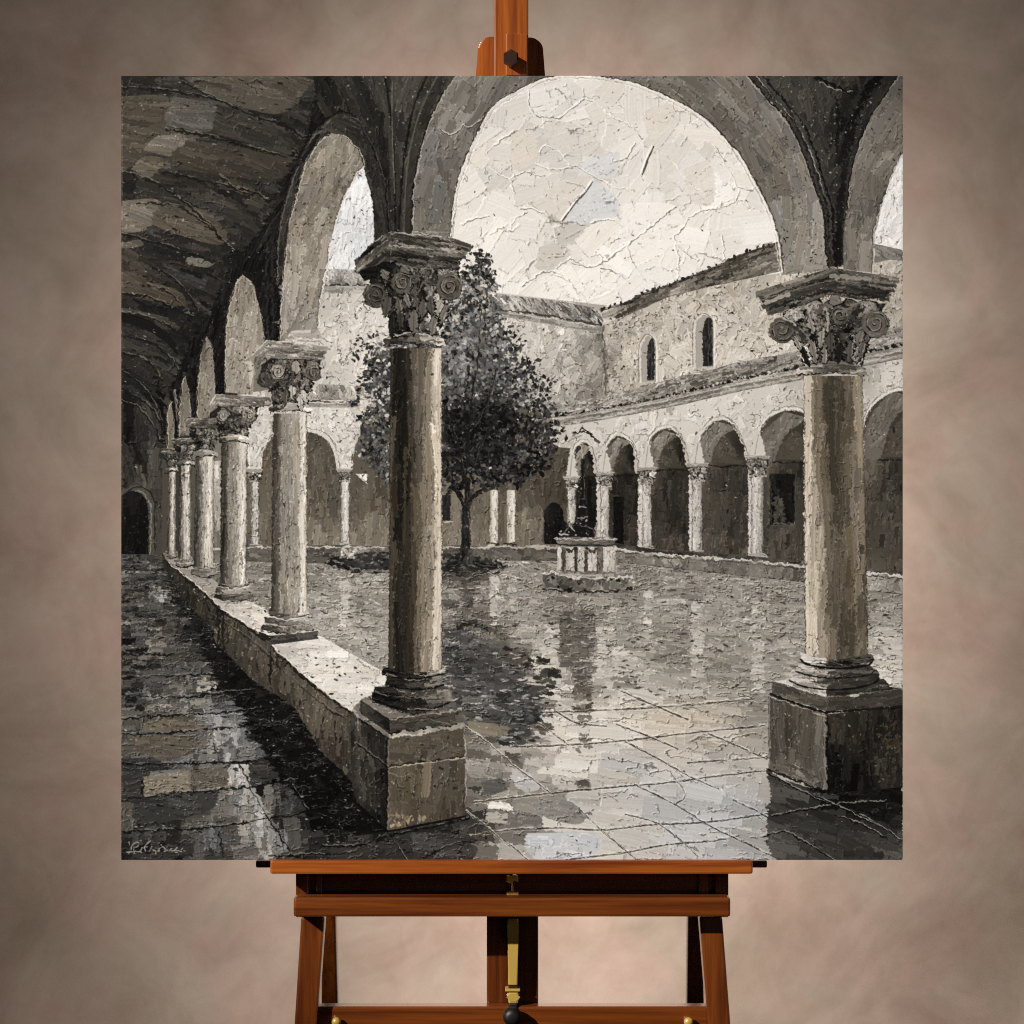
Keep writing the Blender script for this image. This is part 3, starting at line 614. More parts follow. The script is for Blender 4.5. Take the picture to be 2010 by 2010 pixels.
for a, b in ((1110, 1128), (1153, 1172)):
    line([(a, 1076), ((a + b) / 2, 1084), (b, 1076)], 5, 34, .85, .2); line([(a, 1074), (a, 1120), (b, 1120), (b, 1074)], 2, 40, .7, .3)
flecks(R, 24, 16, 70, 3, 1.5); line([(1096, 1122), (1206, 1124)], 4, 96, .8, .2); line([(1098, 1128), (1204, 1130)], 3, 190, .8, .4); crinkle(R, 7, 7, .4, .7, 97)
R = fill(poly([(1088, 1058), (1100, 1054), (1200, 1055), (1212, 1058), (1204, 1068), (1190, 1073), (1110, 1072), (1096, 1068)], .8), 96, .7); strokes(R, 14, 1, 40, 4, 20, 3); line([(1088, 1057), (1120, 1058), (1160, 1057), (1212, 1057)], 3, 205, .85, .25, .8); line([(1096, 1069), (1204, 1070)], 3, 40, .8, .2)
ir = [(1097, 1054), (1098, 1044), (1104, 1030), (1098, 1024), (1108, 1022), (1114, 1030), (1122, 1036), (1126, 1026), (1132, 1020), (1133, 1014), (1136, 1004), (1132, 996), (1137, 985), (1140, 975), (1141, 900), (1146, 900), (1147, 975), (1150, 985),
      (1153, 996), (1149, 1004), (1152, 1016), (1156, 1022), (1166, 1024), (1172, 1022), (1174, 1030), (1168, 1040), (1172, 1054)]
R = fill(poly(ir, .8), 24, .2); flecks(R, 40, 8, 70, 5, 1.5); flecks(R, 26, 120, 225, 2.6, 1.5, 1.4)
line(cr([(1104, 1050), (1118, 1034), (1134, 1030), (1160, 1036), (1168, 1052)]), 2, 130, .8, .3, .8); line([(1134, 1016), (1153, 1016)], 2.4, 170, .8, .2, .8); line([(1136, 994), (1150, 994)], 2.2, 190, .8, .2, .8); line([(1138, 980), (1148, 980)], 2, 110, .8, .2)
line([(1147, 975), (1146, 930)], 1.6, 120, .7, .3); line([(1098, 1046), (1112, 1050)], 5, 215, .8, .3, .8); line([(1119, 1032), (1127, 1042)], 5, 205, .8, .3, .8); line([(1169, 1026), (1170, 1052)], 4, 190, .7, .2, .6)
line([(1142, 855), (1142, 905)], 3, 190, .7, .35); line(cr([(1125, 852), (1138, 846), (1148, 846), (1160, 852), (1168, 862)]), 4.5, 22, .9, .2); line(cr([(1138, 846), (1142, 840), (1150, 845)]), 3, 30, .85, .1); line([(1168, 864), (1176, 868)], 4, 50, .8); line(cr([(1116, 866), (1130, 858), (1142, 856)]), 2, 120, .7, .3)

# ---- the tree -------------------------------------------------------------------
trunk = cr([(918, 960), (908, 990), (906, 1040), (905, 1075), (896, 1108)]) + cr([(938, 1108), (926, 1080), (924, 1040), (924, 990), (930, 960)])
R = fill(poly(trunk, 1), [(910, 1000, 20), (922, 1000, 66), (912, 1080, 26), (926, 1090, 70)], .4); strokes(R, 40, 92, 24, 5, 12, 8, 1, 5); flecks(R, 50, 70, 150, 2.6, 2, ang=95)
for b in ([(915, 1000), (905, 980), (895, 962), (880, 945)], [(918, 990), (930, 975), (945, 962), (962, 945)], [(916, 985), (916, 950), (915, 920)], [(897, 1106), (880, 1112)], [(930, 1104), (950, 1110), (972, 1112)]):
    line(cr(b), 8, 26, .95, .05, .6); line([(x + 2, y) for x, y in cr(b)], 2, 105, .6, .5, .6)
cro = [(944, 512), (954, 535), (960, 570), (970, 602), (978, 640), (992, 672), (1004, 712), (1024, 742), (1042, 785), (1068, 814), (1080, 856), (1068, 885), (1046, 918), (1016, 945), (980, 940), (945, 955), (905, 945), (868, 960), (800, 938), (770, 948), (742, 918),
       (712, 880), (716, 826), (732, 788), (728, 742), (742, 706), (765, 676), (800, 640), (868, 606), (900, 570), (926, 538)]
crown = poly(cro, 9)
CS = [(945, 540, 96), (930, 600, 86), (960, 650, 80), (900, 640, 80), (900, 720, 72), (960, 740, 70), (1020, 720, 90), (1050, 790, 78), (980, 820, 46), (900, 820, 40), (930, 880, 26), (1000, 890, 34), (1060, 870, 58), (880, 920, 26), (1020, 940, 34), (740, 700, 66), (730, 800, 62), (740, 880, 62), (745, 940, 70), (760, 760, 66)]
cf = idw(crown, CS)
put(Reg(crown.x0, crown.y0, crown.m * np.clip(.55 + 1.6 * (noise(26, 26, 111) + .4 * noise(9, 9, 112))[crown.sl] + .5, 0, 1)), cf * .8, .92, .1, .3)
def halo(k):
    c = np.array(cro); m = np.array([885, 790]); return poly([tuple(m + (p - m) * k) for p in c], 10)
lumps = np.clip(noise(34, 30, 113) * .8 + noise(14, 12, 114) * .7, -1.2, 1.2)[crown.sl]
cf2 = np.clip(cf * 1.1 + 9 + lumps * (14 + cf * .25), 12, 150)
def clump(R, k, n, lo, hi, size, fld=None, warm=.1, pw=1.0, sp=9):
    """leaves in sprays round random twigs, so the outline frays"""
    ys, xs = np.nonzero(R.m > 0.5)
    for i in rs.randint(0, len(ys), k):
        cu, cv = (R.x0 + xs[i]) / K + U0, (R.y0 + ys[i]) / K + V0
        q = rs.normal(0, 1, (n, 2)) * (sp, sp * .8)
        for a, b in q:
            x, y = int((cu + a - U0) * K), int((cv + b - V0) * K)
            l = lo + (hi - lo) * rs.rand() ** pw
            if fld is not None:
                l += fld[min(max(y - R.y0, 0), fld.shape[0] - 1), min(max(x - R.x0, 0), fld.shape[1] - 1)]
            r = size * K * (.5 + rs.rand()) / 2
            rr = int(r * 1.8) + 2
            x0, x1, y0, y1 = max(0, x - rr), min(NX, x + rr + 1), max(0, y - rr), min(NY, y + rr + 1)
            if x1 <= x0 or y1 <= y0:
                continue
            th = rs.rand() * 3.14
            dx = (np.arange(x0, x1) - x)[None, :]
            dy = (np.arange(y0, y1) - y)[:, None]
            s, t = dx * math.cos(th) + dy * math.sin(th), dy * math.cos(th) - dx * math.sin(th)
            oy, ox = rs.randint(0, NY - 40), rs.randint(0, NX - 40)
            d = r - np.sqrt((s / 1.7) ** 2 + t ** 2) + NT[oy:oy + y1 - y0, ox:ox + x1 - x0] * (.4 + .3 * r)
            al_ = np.clip(d * .9 + .45, 0, 1) * .95
            sl = (slice(y0, y1), slice(x0, x1))
            T[sl] += (l - T[sl]) * al_
            Wm[sl] += (warm + rs.normal(0, .4) - Wm[sl]) * al_
            Hm[sl] += al_ * .8 * (.3 + rs.rand())
clump(halo(.95), 360, 7, -30, 16, 7.0, cf2, .1, 1, 8)
clump(halo(.98), 640, 7, -34, 26, 5.2, cf2, .1, 1, 8)
clump(halo(1.06), 120, 9, 10, 84, 4.2, None, .3, 1, 7)
clump(halo(1.13), 70, 8, 14, 90, 3.4, None, .4, 1, 6)
clump(poly([(938, 490), (955, 490), (960, 530), (930, 530)]), 8, 8, 20, 90, 3.4, None, .4, 1, 6)
clump(halo(.96), 260, 5, 4, 70, 4.8, cf2, .1, 1.5, 9)
flecks(halo(.98), 200, 120, 215, 3.2, 1.8, 1.3, .3, 1.8)
lc = poly([(868, 800), (1060, 800), (1070, 880), (1030, 950), (880, 960)], 8)
clump(lc, 170, 7, 6, 62, 6, None, .2, 1.5, 10); flecks(lc, 110, 70, 140, 2.8, 1.8, 1.2, .2)
for q, n in ((poly([(855, 550), (930, 500), (975, 560), (900, 640)], 6), 40), (poly([(985, 620), (1080, 760), (1100, 860), (1060, 900), (1040, 760)], 6), 60), (poly([(690, 650), (768, 640), (768, 960), (690, 900)], 6), 30)):
    flecks(q, n * 2, 150, 215, 3.6, 1.6, .8, 1.0); clump(q, n, 5, 16, 84, 4.4, None, .3, 1, 7)
ringq = halo(1.02); inner = halo(.72)
rm = ringq.m.copy(); oy_, ox_ = inner.y0 - ringq.y0, inner.x0 - ringq.x0
rm[oy_:oy_ + inner.m.shape[0], ox_:ox_ + inner.m.shape[1]] *= 1 - inner.m
vv_ = ringq.uv()[1]
flecks(Reg(ringq.x0, ringq.y0, rm * (vv_ < 830)), 240, 140, 214, 4.6, 1.5, .8, .7)
flecks(Reg(ringq.x0, ringq.y0, rm * (vv_ >= 800)), 260, 80, 120, 4.6, 1.6, .6, 1.2)
flecks(Reg(ringq.x0, ringq.y0, rm), 420, 20, 100, 4.2, 1.6, .8, .2)
for b_ in ([(916, 1000), (905, 900), (880, 820), (850, 760)], [(918, 960), (940, 880), (975, 820), (1010, 780)], [(914, 900), (925, 800), (938, 700), (944, 600)], [(930, 840), (960, 780), (975, 720)], [(912, 930), (960, 900), (1020, 880)]):
    line(cr(b_), 4.5, 26, .8, .45, .6); line([(x + 2, y - 1) for x, y in cr(b_)], 1.6, 120, .5, .7, .6)
crinkle(crown, 7, 7, .5, .6, 117, .6, .22)
line(cr([(916, 1000), (914, 940), (918, 880), (912, 800), (920, 720)]), 6, 22, .7, .5, .4)
# ---- vaulted corridor on the left -------------------------------------------------
MOLD = cr([(500, 700), (512, 640), (530, 560), (540, 520), (545, 450), (569, 357), (598, 285), (630, 246), (661, 222), (680, 222), (700, 232), (713, 256), (730, 285), (744, 326), (757, 378), (762, 450)])
ceil = poly([(238, 149), (660, 149), (660, 222), (630, 246), (598, 285), (569, 357), (545, 450), (540, 520), (520, 680), (430, 840), (330, 900), (320, 1090), (238, 1090)], 1)
fill(ceil, [(260, 160, 40), (430, 165, 78), (560, 170, 82), (600, 220, 60), (280, 260, 74), (370, 225, 78), (460, 240, 62), (520, 290, 56), (330, 285, 96), (300, 320, 88), (420, 320, 60), (260, 360, 36), (330, 370, 50), (420, 380, 62), (500, 400, 56), (275, 425, 98),
            (350, 430, 80), (420, 450, 70), (300, 490, 40), (380, 500, 44), (470, 480, 40), (260, 545, 70), (350, 550, 66), (430, 560, 52), (300, 580, 66), (300, 620, 46), (260, 640, 26), (380, 640, 36), (300, 690, 50), (260, 700, 42), (340, 720, 46), (280, 760, 44), (330, 790, 24),
            (250, 800, 34), (300, 830, 50), (310, 860, 80), (260, 880, 44), (300, 930, 80), (310, 1000, 84), (250, 930, 64), (310, 1060, 88), (480, 540, 26)], 1.0)
T[ceil.sl] *= 1 - .2 * ceil.m
def vd(a, b):
    return 8 + np.clip((b - 200) / 700, 0, 1) * 26 + np.clip((a - 330) / 250, 0, 1) * 12 if b < 800 else 88
strokes(ceil, 430, vd, 74, 20, 10, 6, 1.1, 5, .6, rim=1.1); strokes(ceil, 620, vd, 34, 8, 9, 9, 1, 5, .6, rim=1)
for p, l, w in (([(360, 152), (600, 152), (590, 190), (540, 225), (420, 190)], 82, 1.4), ([(238, 190), (325, 188), (335, 215), (315, 255), (290, 300), (255, 330), (238, 330)], 74, 1.8), ([(340, 190), (420, 205), (425, 235), (415, 258), (370, 255), (325, 240)], 88, .6), ([(425, 220), (520, 235), (575, 300), (520, 290), (425, 260)], 58, .9),
                ([(282, 295), (310, 268), (365, 270), (360, 290), (340, 308)], 112, 1.5), ([(256, 332), (285, 308), (325, 315), (295, 350), (285, 345)], 96, 1.7), ([(365, 278), (450, 285), (560, 310), (555, 350), (430, 345), (330, 318)], 62, 1.5), ([(238, 338), (265, 345), (265, 388), (238, 385)], 34, .5),
                ([(240, 395), (310, 392), (305, 425), (285, 452), (240, 452)], 112, 1.5), ([(315, 400), (390, 405), (440, 450), (440, 480), (380, 470), (300, 440)], 82, 1.6), ([(270, 355), (360, 375), (410, 410), (340, 395), (268, 385)], 48, .6), ([(280, 470), (420, 500), (430, 520), (280, 500)], 34, .6), ([(250, 380), (520, 440), (500, 460), (430, 400)], 54, .7),
                ([(238, 535), (285, 535), (275, 575), (238, 572)], 76, 1.6), ([(290, 555), (350, 570), (365, 600), (330, 595), (275, 585)], 72, 1.8), ([(238, 605), (330, 625), (345, 650), (240, 620)], 66, .7), ([(240, 660), (300, 668), (350, 700), (240, 690)], 50, 1), ([(370, 505), (420, 512), (410, 525), (370, 518)], 118, 1.3), ([(240, 478), (275, 470), (280, 482), (240, 488)], 100, 1.2)):
    q = fill(poly(cr(p + [p[0]], 4), 2), l, w, .9); strokes(q, 22, vd, 60, 9, 6, 5, 1, 5, .4, rim=.9)
    Hm[q.sl] += q.m * .7
for p in ([(238, 170), (300, 172), (360, 180), (430, 195), (500, 225), (560, 245), (620, 285)], [(350, 155), (400, 178), (430, 195)], [(325, 250), (400, 262), (470, 280), (560, 305)], [(240, 335), (300, 352), (350, 385), (400, 425), (430, 460), (460, 490)], [(270, 395), (340, 400), (390, 425), (440, 470)], [(238, 455), (330, 480), (420, 510)],
          [(300, 520), (350, 552), (385, 600), (400, 640)], [(290, 556), (330, 570), (360, 600)], [(240, 575), (290, 580), (340, 600), (380, 620)], [(240, 610), (300, 622), (350, 648), (385, 680)], [(238, 655), (290, 665), (325, 690), (355, 730), (368, 790)], [(240, 690), (290, 705), (320, 745)], [(240, 725), (280, 755), (310, 800), (325, 850)], [(320, 335), (400, 352), (500, 375), (530, 395)],
          [(240, 785), (270, 795), (300, 830), (322, 870)], [(430, 340), (470, 372), (495, 378)], [(240, 760), (290, 790), (320, 830)]):
    c = cr(p); line([(x, y + 3) for x, y in c], 5, 14, .75, .3); line(c, 2.4, 128, .65, .8, 1.0)
R = poly(cr([(238, 615), (290, 628), (335, 660), (352, 690)]) + cr([(352, 700), (320, 668), (280, 645), (238, 632)]), 1); fill(R, 18, .4)
crinkle(ceil, 20, 11, .42, .9, 121, .6, .22); flecks(ceil, 260, 100, 180, 1.8, 2.4, 1.4, 1.2, ang=12); flecks(ceil, 260, 6, 24, 2.6, 3, ang=12)
door = cr([(238, 975), (250, 966), (262, 964), (278, 970), (288, 985), (292, 1005), (292, 1088)])
line([(x + 5, y - 4) for x, y in door], 13, 82, .8, .1); line([(x + 11, y - 9) for x, y in door], 2.4, 20, .8, .3); line([(x + 4, y - 2) for x, y in door[14:]], 2.4, 150, .7, .4, .8)
R = fill(poly(door + [(238, 1088)]), [(246, 1000, 26), (270, 1020, 8), (285, 1060, 8)], .2); strokes(R, 16, 90, 40, 6, 5, 4); flecks(R, 20, 30, 80, 2, 1.6)
# dark piers
drk = poly([(628, 149), (700, 149), (690, 215), (661, 222), (630, 246), (598, 285), (569, 357), (545, 450), (540, 540), (551, 560), (549, 672), (517, 672), (516, 600), (500, 545), (476, 530), (455, 570), (441, 640), (440, 780), (420, 800), (418, 720), (405, 655), (392, 690), (384, 800), (376, 850), (373, 770), (362, 730),
             (352, 760), (350, 860), (340, 890), (330, 780), (322, 880), (314, 860), (340, 750), (376, 668), (405, 630), (430, 570), (455, 520), (482, 492), (512, 452), (532, 420), (552, 365), (576, 306), (604, 255)], 4)
fill(drk, [(640, 180, 22), (580, 280, 14), (530, 420, 22), (500, 500, 16), (530, 600, 20), (545, 600, 12), (430, 620, 18), (370, 760, 14), (340, 820, 16), (430, 760, 16)], .5)
strokes(drk, 330, lambda a, b: 100 if b > 520 else 118, 44, 6, 9, 8, 1.1, 5, .5); crinkle(drk, 9, 14, .45, 1, 131, .5, .18); flecks(drk, 90, 70, 140, 1.8, 2, 1.4, .3)
for x0 in (524, 534, 543):
    line([(x0, 470), (x0 + 1, 668)], 4, 46 if x0 < 540 else 8, .8, .2, .4)
web = poly([(615, 149), (895, 149), (875, 179), (850, 227), (831, 277), (819, 337), (812, 378), (809, 462), (760, 470), (757, 378), (744, 326), (730, 285), (713, 256), (700, 232), (680, 222), (661, 222), (640, 232), (625, 215)], .6)
fill(web, [(640, 170, 18), (680, 190, 44), (720, 200, 42), (740, 170, 56), (765, 160, 62), (800, 170, 78), (790, 220, 76), (780, 300, 62), (775, 400, 48), (740, 260, 34), (760, 360, 30), (810, 250, 44), (840, 200, 56), (870, 165, 66), (800, 400, 62), (820, 300, 62)], .9)
strokes(web, 170, lambda a, b: 60 if a < 720 else (84 if a < 790 else 108), 60, 10, 8, 8, 1.1, 4, .3)
for p, w, l in (([(700, 152), (735, 220), (752, 300), (762, 400), (765, 458)], 14, 32), ([(755, 150), (766, 220), (772, 300), (775, 400), (776, 455)], 5, 18), ([(735, 150), (758, 220), (768, 300), (771, 400)], 8, 62), ([(838, 150), (812, 210), (798, 280), (788, 360), (782, 455)], 5, 14), ([(870, 150), (838, 215), (818, 280), (806, 350), (800, 455)], 18, 52), ([(858, 150), (825, 220), (806, 290), (797, 360), (793, 455)], 3, 90), ([(770, 160), (770, 250), (775, 380)], 2, 120)):
    line(cr(p), w, l, .8, .12, .6, None, 10)
crinkle(web, 12, 18, .35, .9, 135, .5, .2); flecks(web, 130, 100, 180, 2.2, 1.6, 1.4, .6)
# arch two: moulding and soffit
SO2L = cr([(549, 664), (551, 600), (556, 540), (565, 450), (582, 378), (598, 322), (616, 290), (632, 272), (651, 262), (674, 266), (690, 281), (705, 299), (714, 326)])
SO2R = cr([(714, 326), (703, 339), (686, 368), (668, 409), (653, 461), (643, 517), (634, 560), (628, 600), (626, 640), (628, 668)])
mo = poly([(x, y) for x, y in cr([(540, 560), (540, 520), (545, 450), (569, 357), (598, 285), (630, 246), (661, 222), (680, 222), (700, 232), (713, 256), (730, 285), (744, 326), (757, 378), (762, 465)])] + cr([(735, 475), (732, 399), (721, 357), (714, 326), (705, 299), (690, 281), (674, 266), (651, 262), (632, 272), (616, 290), (598, 322), (582, 378), (565, 450), (556, 560)]), .6)
fill(mo, [(560, 430, 54), (600, 310, 50), (650, 240, 56), (690, 255, 50), (720, 300, 44), (745, 400, 46), (550, 520, 40)], .9)
strokes(mo, 120, lambda a, b: 105 if a < 610 else (75 if a > 705 else 150 if a < 655 else 30), 44, 7, 9, 8, 1.1, 5)
c = cr([(540, 560), (545, 450), (569, 357), (598, 285), (630, 246), (661, 222), (680, 222), (700, 232), (713, 256), (730, 285), (744, 326), (757, 378), (762, 465)])
line(c, 4, 10, .85, .2); line([(x + 4, y + 5) for x, y in c[:50]], 2, 120, .7, .5, 1); line([(x + 3, y + 3) for x, y in c[50:]], 2, 90, .6, .5, 1); crinkle(mo, 9, 14, .4, .9, 139, .5, .2)
so = fill(poly(SO2L + SO2R, .6), [(640, 300, 128), (680, 300, 138), (600, 380, 122), (650, 380, 118), (580, 450, 132), (620, 450, 140), (570, 540, 150), (610, 540, 146), (570, 620, 156), (610, 620, 150), (590, 655, 130)], 1.25)
strokes(so, 240, lambda a, b: 96 if b > 450 else 122 - (a - 600) * .1, 50, 13, 10, 10, 1, 5, .4, rim=1.1); crinkle(so, 12, 12, .48, .9, 141, .5, .3); specks(so, 130, 2.4, 215, 40)
line(SO2L, 2.4, 22, .8, .3); line([(x + 2.5, y + 1) for x, y in SO2L], 2.2, 205, .75, .5, 1.1); line(SO2R, 3, 226, .85, .3, .9); line([(x - 3, y) for x, y in SO2R], 2, 78, .7, .35)
R = fill(poly([(570, 650), (628, 645), (630, 672), (560, 670)], 1.5), 168, .9); strokes(R, 14, 3, 36, 6, 20, 5); line([(560, 668), (632, 666)], 3, 226, .8, .3, .8)
# arches three to six seen edge-on
for l_, r_, b_, t_, n in (([(441, 770), (441, 706), (445, 624), (456, 574), (464, 552), (476, 539)], [(476, 539), (490, 550), (497, 561), (507, 597), (516, 644), (517, 690), (500, 710), (497, 775)], None, [(470, 580, 130), (500, 640, 156), (460, 680, 142), (480, 740, 152), (495, 720, 176)], 80),
                       ([(386, 822), (386, 770), (389, 737), (396, 685), (406, 661)], [(406, 661), (416, 681), (420, 727), (422, 775), (414, 800), (410, 820)], None, [(405, 700, 112), (410, 760, 140), (395, 800, 120)], 40),
                       ([(350, 855), (351, 800), (357, 752), (364, 737)], [(364, 737), (372, 779), (375, 815), (374, 855)], None, [(363, 770, 104), (362, 830, 128)], 22), ([(327, 880), (327, 820), (331, 795), (335, 786)], [(335, 786), (340, 815), (342, 840), (340, 880)], None, [(334, 800, 116), (334, 860, 112)], 14), ([(341, 765), (343, 764)], [(343, 764), (347, 790), (348, 830)], None, 90, 3)):
    q = fill(poly(cr(l_) + cr(r_), .5), t_, 1.25); strokes(q, n, 98, 44, 9, 9, 6, 1, 5, .4); crinkle(q, 8, 12, .42, .8, int(l_[0][0]), .5, .3); specks(q, n // 2, 2, 215, 40)
    line(cr(l_), 2.6, 24, .8, .3); line([(x + 2.4, y) for x, y in cr(l_)], 1.8, 196, .7, .5, .9); line(cr(r_), 2.2, 190, .6, .5, .8)

# ---- main arch ----------------------------------------------------------------------
ml = poly(cr([(895, 149), (875, 179), (850, 227), (831, 277), (819, 337), (812, 378), (810, 462)]) + [(885, 470)] + ARCH[:70][:1] + [p for p in ARCH if p[0] < 1090][1:] + [(1085, 149)], .5)
fill(ml, [(900, 170, 120), (960, 180, 116), (1000, 160, 106), (900, 240, 128), (870, 300, 122), (850, 360, 112), (880, 340, 108), (840, 420, 106), (870, 440, 110), (930, 240, 100)], .75)
strokes(ml, 130, lambda a, b: 92 if b > 330 else 118, 56, 18, 7, 10, 1, 4, .3, rim=1.2); crinkle(ml, 12, 16, .4, .9, 151, .45, .3); specks(ml, 60, 2.2, 205, 40)
line(cr([(895, 149), (875, 179), (850, 227), (831, 277), (819, 337), (812, 378), (810, 462)]), 3, 184, .8, .3, .9); line([(x - 3, y) for x, y in cr([(875, 179), (850, 227), (831, 277), (819, 337), (812, 378), (810, 462)])], 3, 14, .8, .2)
for p in ([(907, 238), (915, 250), (935, 240), (958, 222)], [(862, 250), (880, 262), (895, 258), (908, 245)], [(870, 212), (884, 218)], [(895, 409), (886, 440), (884, 466)]):
    edge(cr(p), 55, 200, 2.4, .3)
R = fill(poly([(812, 452), (884, 456), (886, 470), (812, 460)], 1), 120, .9); strokes(R, 10, 4, 40, 5, 20, 4); line([(812, 456), (850, 462), (888, 470)], 2.4, 214, .8, .3, .9)
mr = poly([p for p in ARCH if p[0] > 1100] + [(1535, 540), (1625, 530)] + cr([(1624, 523), (1618, 482), (1614, 419), (1597, 368), (1581, 318), (1560, 268), (1537, 231), (1504, 194), (1467, 149)]) + [(1110, 149)], .5)
fill(mr, [(1250, 158, 116), (1330, 170, 112), (1400, 170, 120), (1440, 200, 118), (1400, 220, 104), (1470, 260, 110), (1500, 230, 122), (1530, 280, 116), (1480, 310, 100), (1540, 330, 116), (1570, 330, 132), (1520, 380, 118), (1580, 400, 136), (1550, 440, 130), (1600, 460, 150), (1560, 500, 150), (1600, 520, 146)], .9)
strokes(mr, 260, lambda a, b: 20 + np.clip((a - 1250) / 300, 0, 1) * 45 + np.clip((b - 250) / 220, 0, 1) * 28, 60, 16, 8, 8, 1, 4, .35, rim=1.2); crinkle(mr, 12, 12, .48, .9, 155, .5, .3); specks(mr, 190, 2.4, 205, 40)
line(ARCH, 3.4, 240, .9, .12, 1.0); line([(x + (3 if x > 1110 else -3), y - (2 if 950 < x < 1420 else 0)) for x, y in ARCH], 2.6, 44, .85, .3)
line([(x + (-3 if x > 1110 else 3), y + 4) for x, y in ARCH], 2, 130, .5, .6); line([(x + (-5 if x > 1110 else 5), y + 6) for x, y in ARCH], 2, 246, .7, .5, .9)
OR = cr([(1467, 149), (1504, 194), (1537, 231), (1560, 268), (1581, 318), (1597, 368), (1614, 419), (1618, 482), (1624, 523)])
vw = fill(poly(OR + [(1656, 523), (1656, 450), (1664, 409), (1668, 364), (1676, 320), (1690, 277), (1711, 227), (1732, 196), (1763, 149)], .5),
          [(1500, 160, 62), (1540, 170, 72), (1580, 200, 64), (1600, 260, 56), (1620, 320, 62), (1630, 400, 54), (1640, 480, 40), (1660, 160, 66), (1680, 180, 30), (1700, 200, 52), (1670, 260, 24), (1660, 330, 40), (1655, 400, 30), (1570, 230, 60)], .8)
strokes(vw, 190, lambda a, b: 66 if a < 1625 else 112, 44, 9, 9, 9, 1.1, 4, .3)
for o, w, l in ((6, 9, 62), (13, 6, 16), (18, 7, 74), (25, 4, 12), (30, 3, 64)):
    line([(x + o * (1 - max(0, (y - 250)) / 700), y - o * .25) for x, y in OR], w * .9, l, .8, .2, .6, None, 14)
line([(x + 2, y) for x, y in OR], 3, 20, .85, .25); line([(x - 1.5, y) for x, y in OR], 2, 180, .7, .5, .9); line([(x + 16, y) for x, y in OR[:40]], 2, 190, .7, .6, 1)
for p, w, l in (([(1725, 150), (1690, 200), (1668, 260), (1656, 330), (1648, 420), (1642, 515)], 16, 16), ([(1745, 150), (1712, 196), (1688, 250), (1672, 320), (1660, 400), (1655, 500)], 8, 50), ([(1605, 160), (1630, 172), (1650, 178), (1672, 178)], 2.4, 170), ([(1600, 152), (1640, 170), (1660, 180)], 5, 16), ([(1640, 190), (1644, 230), (1640, 300)], 6, 14)):
    line(cr(p), w, l, .85, .2, .5, None, 10)
crinkle(vw, 9, 11, .5, 1, 159, .5, .25); flecks(vw, 190, 110, 195, 2.4, 1.6, 1.4, .7)
sr = fill(poly(cr([(1763, 149), (1732, 196), (1711, 227), (1690, 277), (1676, 320), (1668, 364), (1664, 409), (1656, 450), (1655, 530)]) + [(1713, 535)] + cr([(1713, 535), (1715, 471), (1719, 440), (1736, 384), (1763, 316), (1772, 298)]) + [(1772, 149)], .5),
          [(1750, 190, 112), (1720, 260, 124), (1750, 280, 112), (1700, 320, 120), (1690, 400, 108), (1720, 380, 100), (1680, 480, 118), (1700, 500, 140), (1665, 510, 112)], .95)
strokes(sr, 90, lambda a, b: 118 if b < 340 else 96, 56, 14, 7, 8, 1, 4, .35); crinkle(sr, 12, 14, .4, .9, 161, .5, .28); specks(sr, 60, 2.4, 205, 40)
c = cr([(1763, 149), (1732, 196), (1711, 227), (1690, 277), (1676, 320), (1668, 364), (1664, 409)]); line([(x - 2, y) for x, y in c], 3, 14, .85, .2); line(c, 2.2, 190, .75, .45, .9)
c = cr([(1713, 535), (1715, 471), (1719, 440), (1736, 384), (1763, 316), (1772, 298)]); line(c, 3, 215, .8, .35, .9); line([(x - 3, y) for x, y in c], 2.2, 50, .75, .35)
R = fill(poly([(1540, 520), (1620, 520), (1625, 530), (1545, 538)], 1), 140, .9); strokes(R, 10, -6, 30, 7, 10, 6)

# ---- corridor floor -------------------------------------------------------------------
cf_ = poly([(238, 1088), (320, 1090), (324, 1115), (346, 1148), (375, 1190), (412, 1231), (493, 1331), (580, 1389), (630, 1476), (700, 1540), (762, 1630), (915, 1600), (930, 1688), (238, 1688)], 1)
fill(cf_, [(260, 1100, 60), (300, 1150, 72), (290, 1200, 62), (250, 1260, 52), (330, 1230, 62), (350, 1300, 74), (380, 1330, 96), (260, 1330, 60), (300, 1370, 90), (260, 1400, 72), (400, 1390, 112), (440, 1420, 130), (330, 1410, 96), (260, 1450, 76), (300, 1470, 84), (420, 1470, 122), (460, 1530, 136),
           (330, 1540, 104), (250, 1540, 54), (300, 1590, 50), (260, 1625, 64), (450, 1580, 120), (500, 1600, 136), (430, 1640, 84), (510, 1650, 112), (330, 1660, 40), (250, 1670, 34), (560, 1600, 56), (480, 1440, 48), (500, 1480, 34), (560, 1530, 18), (610, 1590, 22), (450, 1350, 24), (420, 1300, 26), (385, 1245, 40), (350, 1190, 40), (640, 1640, 40), (740, 1660, 54), (840, 1660, 56), (680, 1600, 24)], .45)
for v0, v1, n, ln, wd in ((1085, 1200, 420, 26, 6), (1200, 1320, 420, 34, 9), (1320, 1450, 300, 48, 16), (1450, 1690, 330, 64, 22)):
    uu, vv = cf_.uv()
    strokes(Reg(cf_.x0, cf_.y0, cf_.m * ((vv >= v0) & (vv < v1))), n, lambda a, b: rs.choice([0, 0, 0, 90]) - 3, ln, wd, 12, 5, 1, 5, .45, rim=1.2)
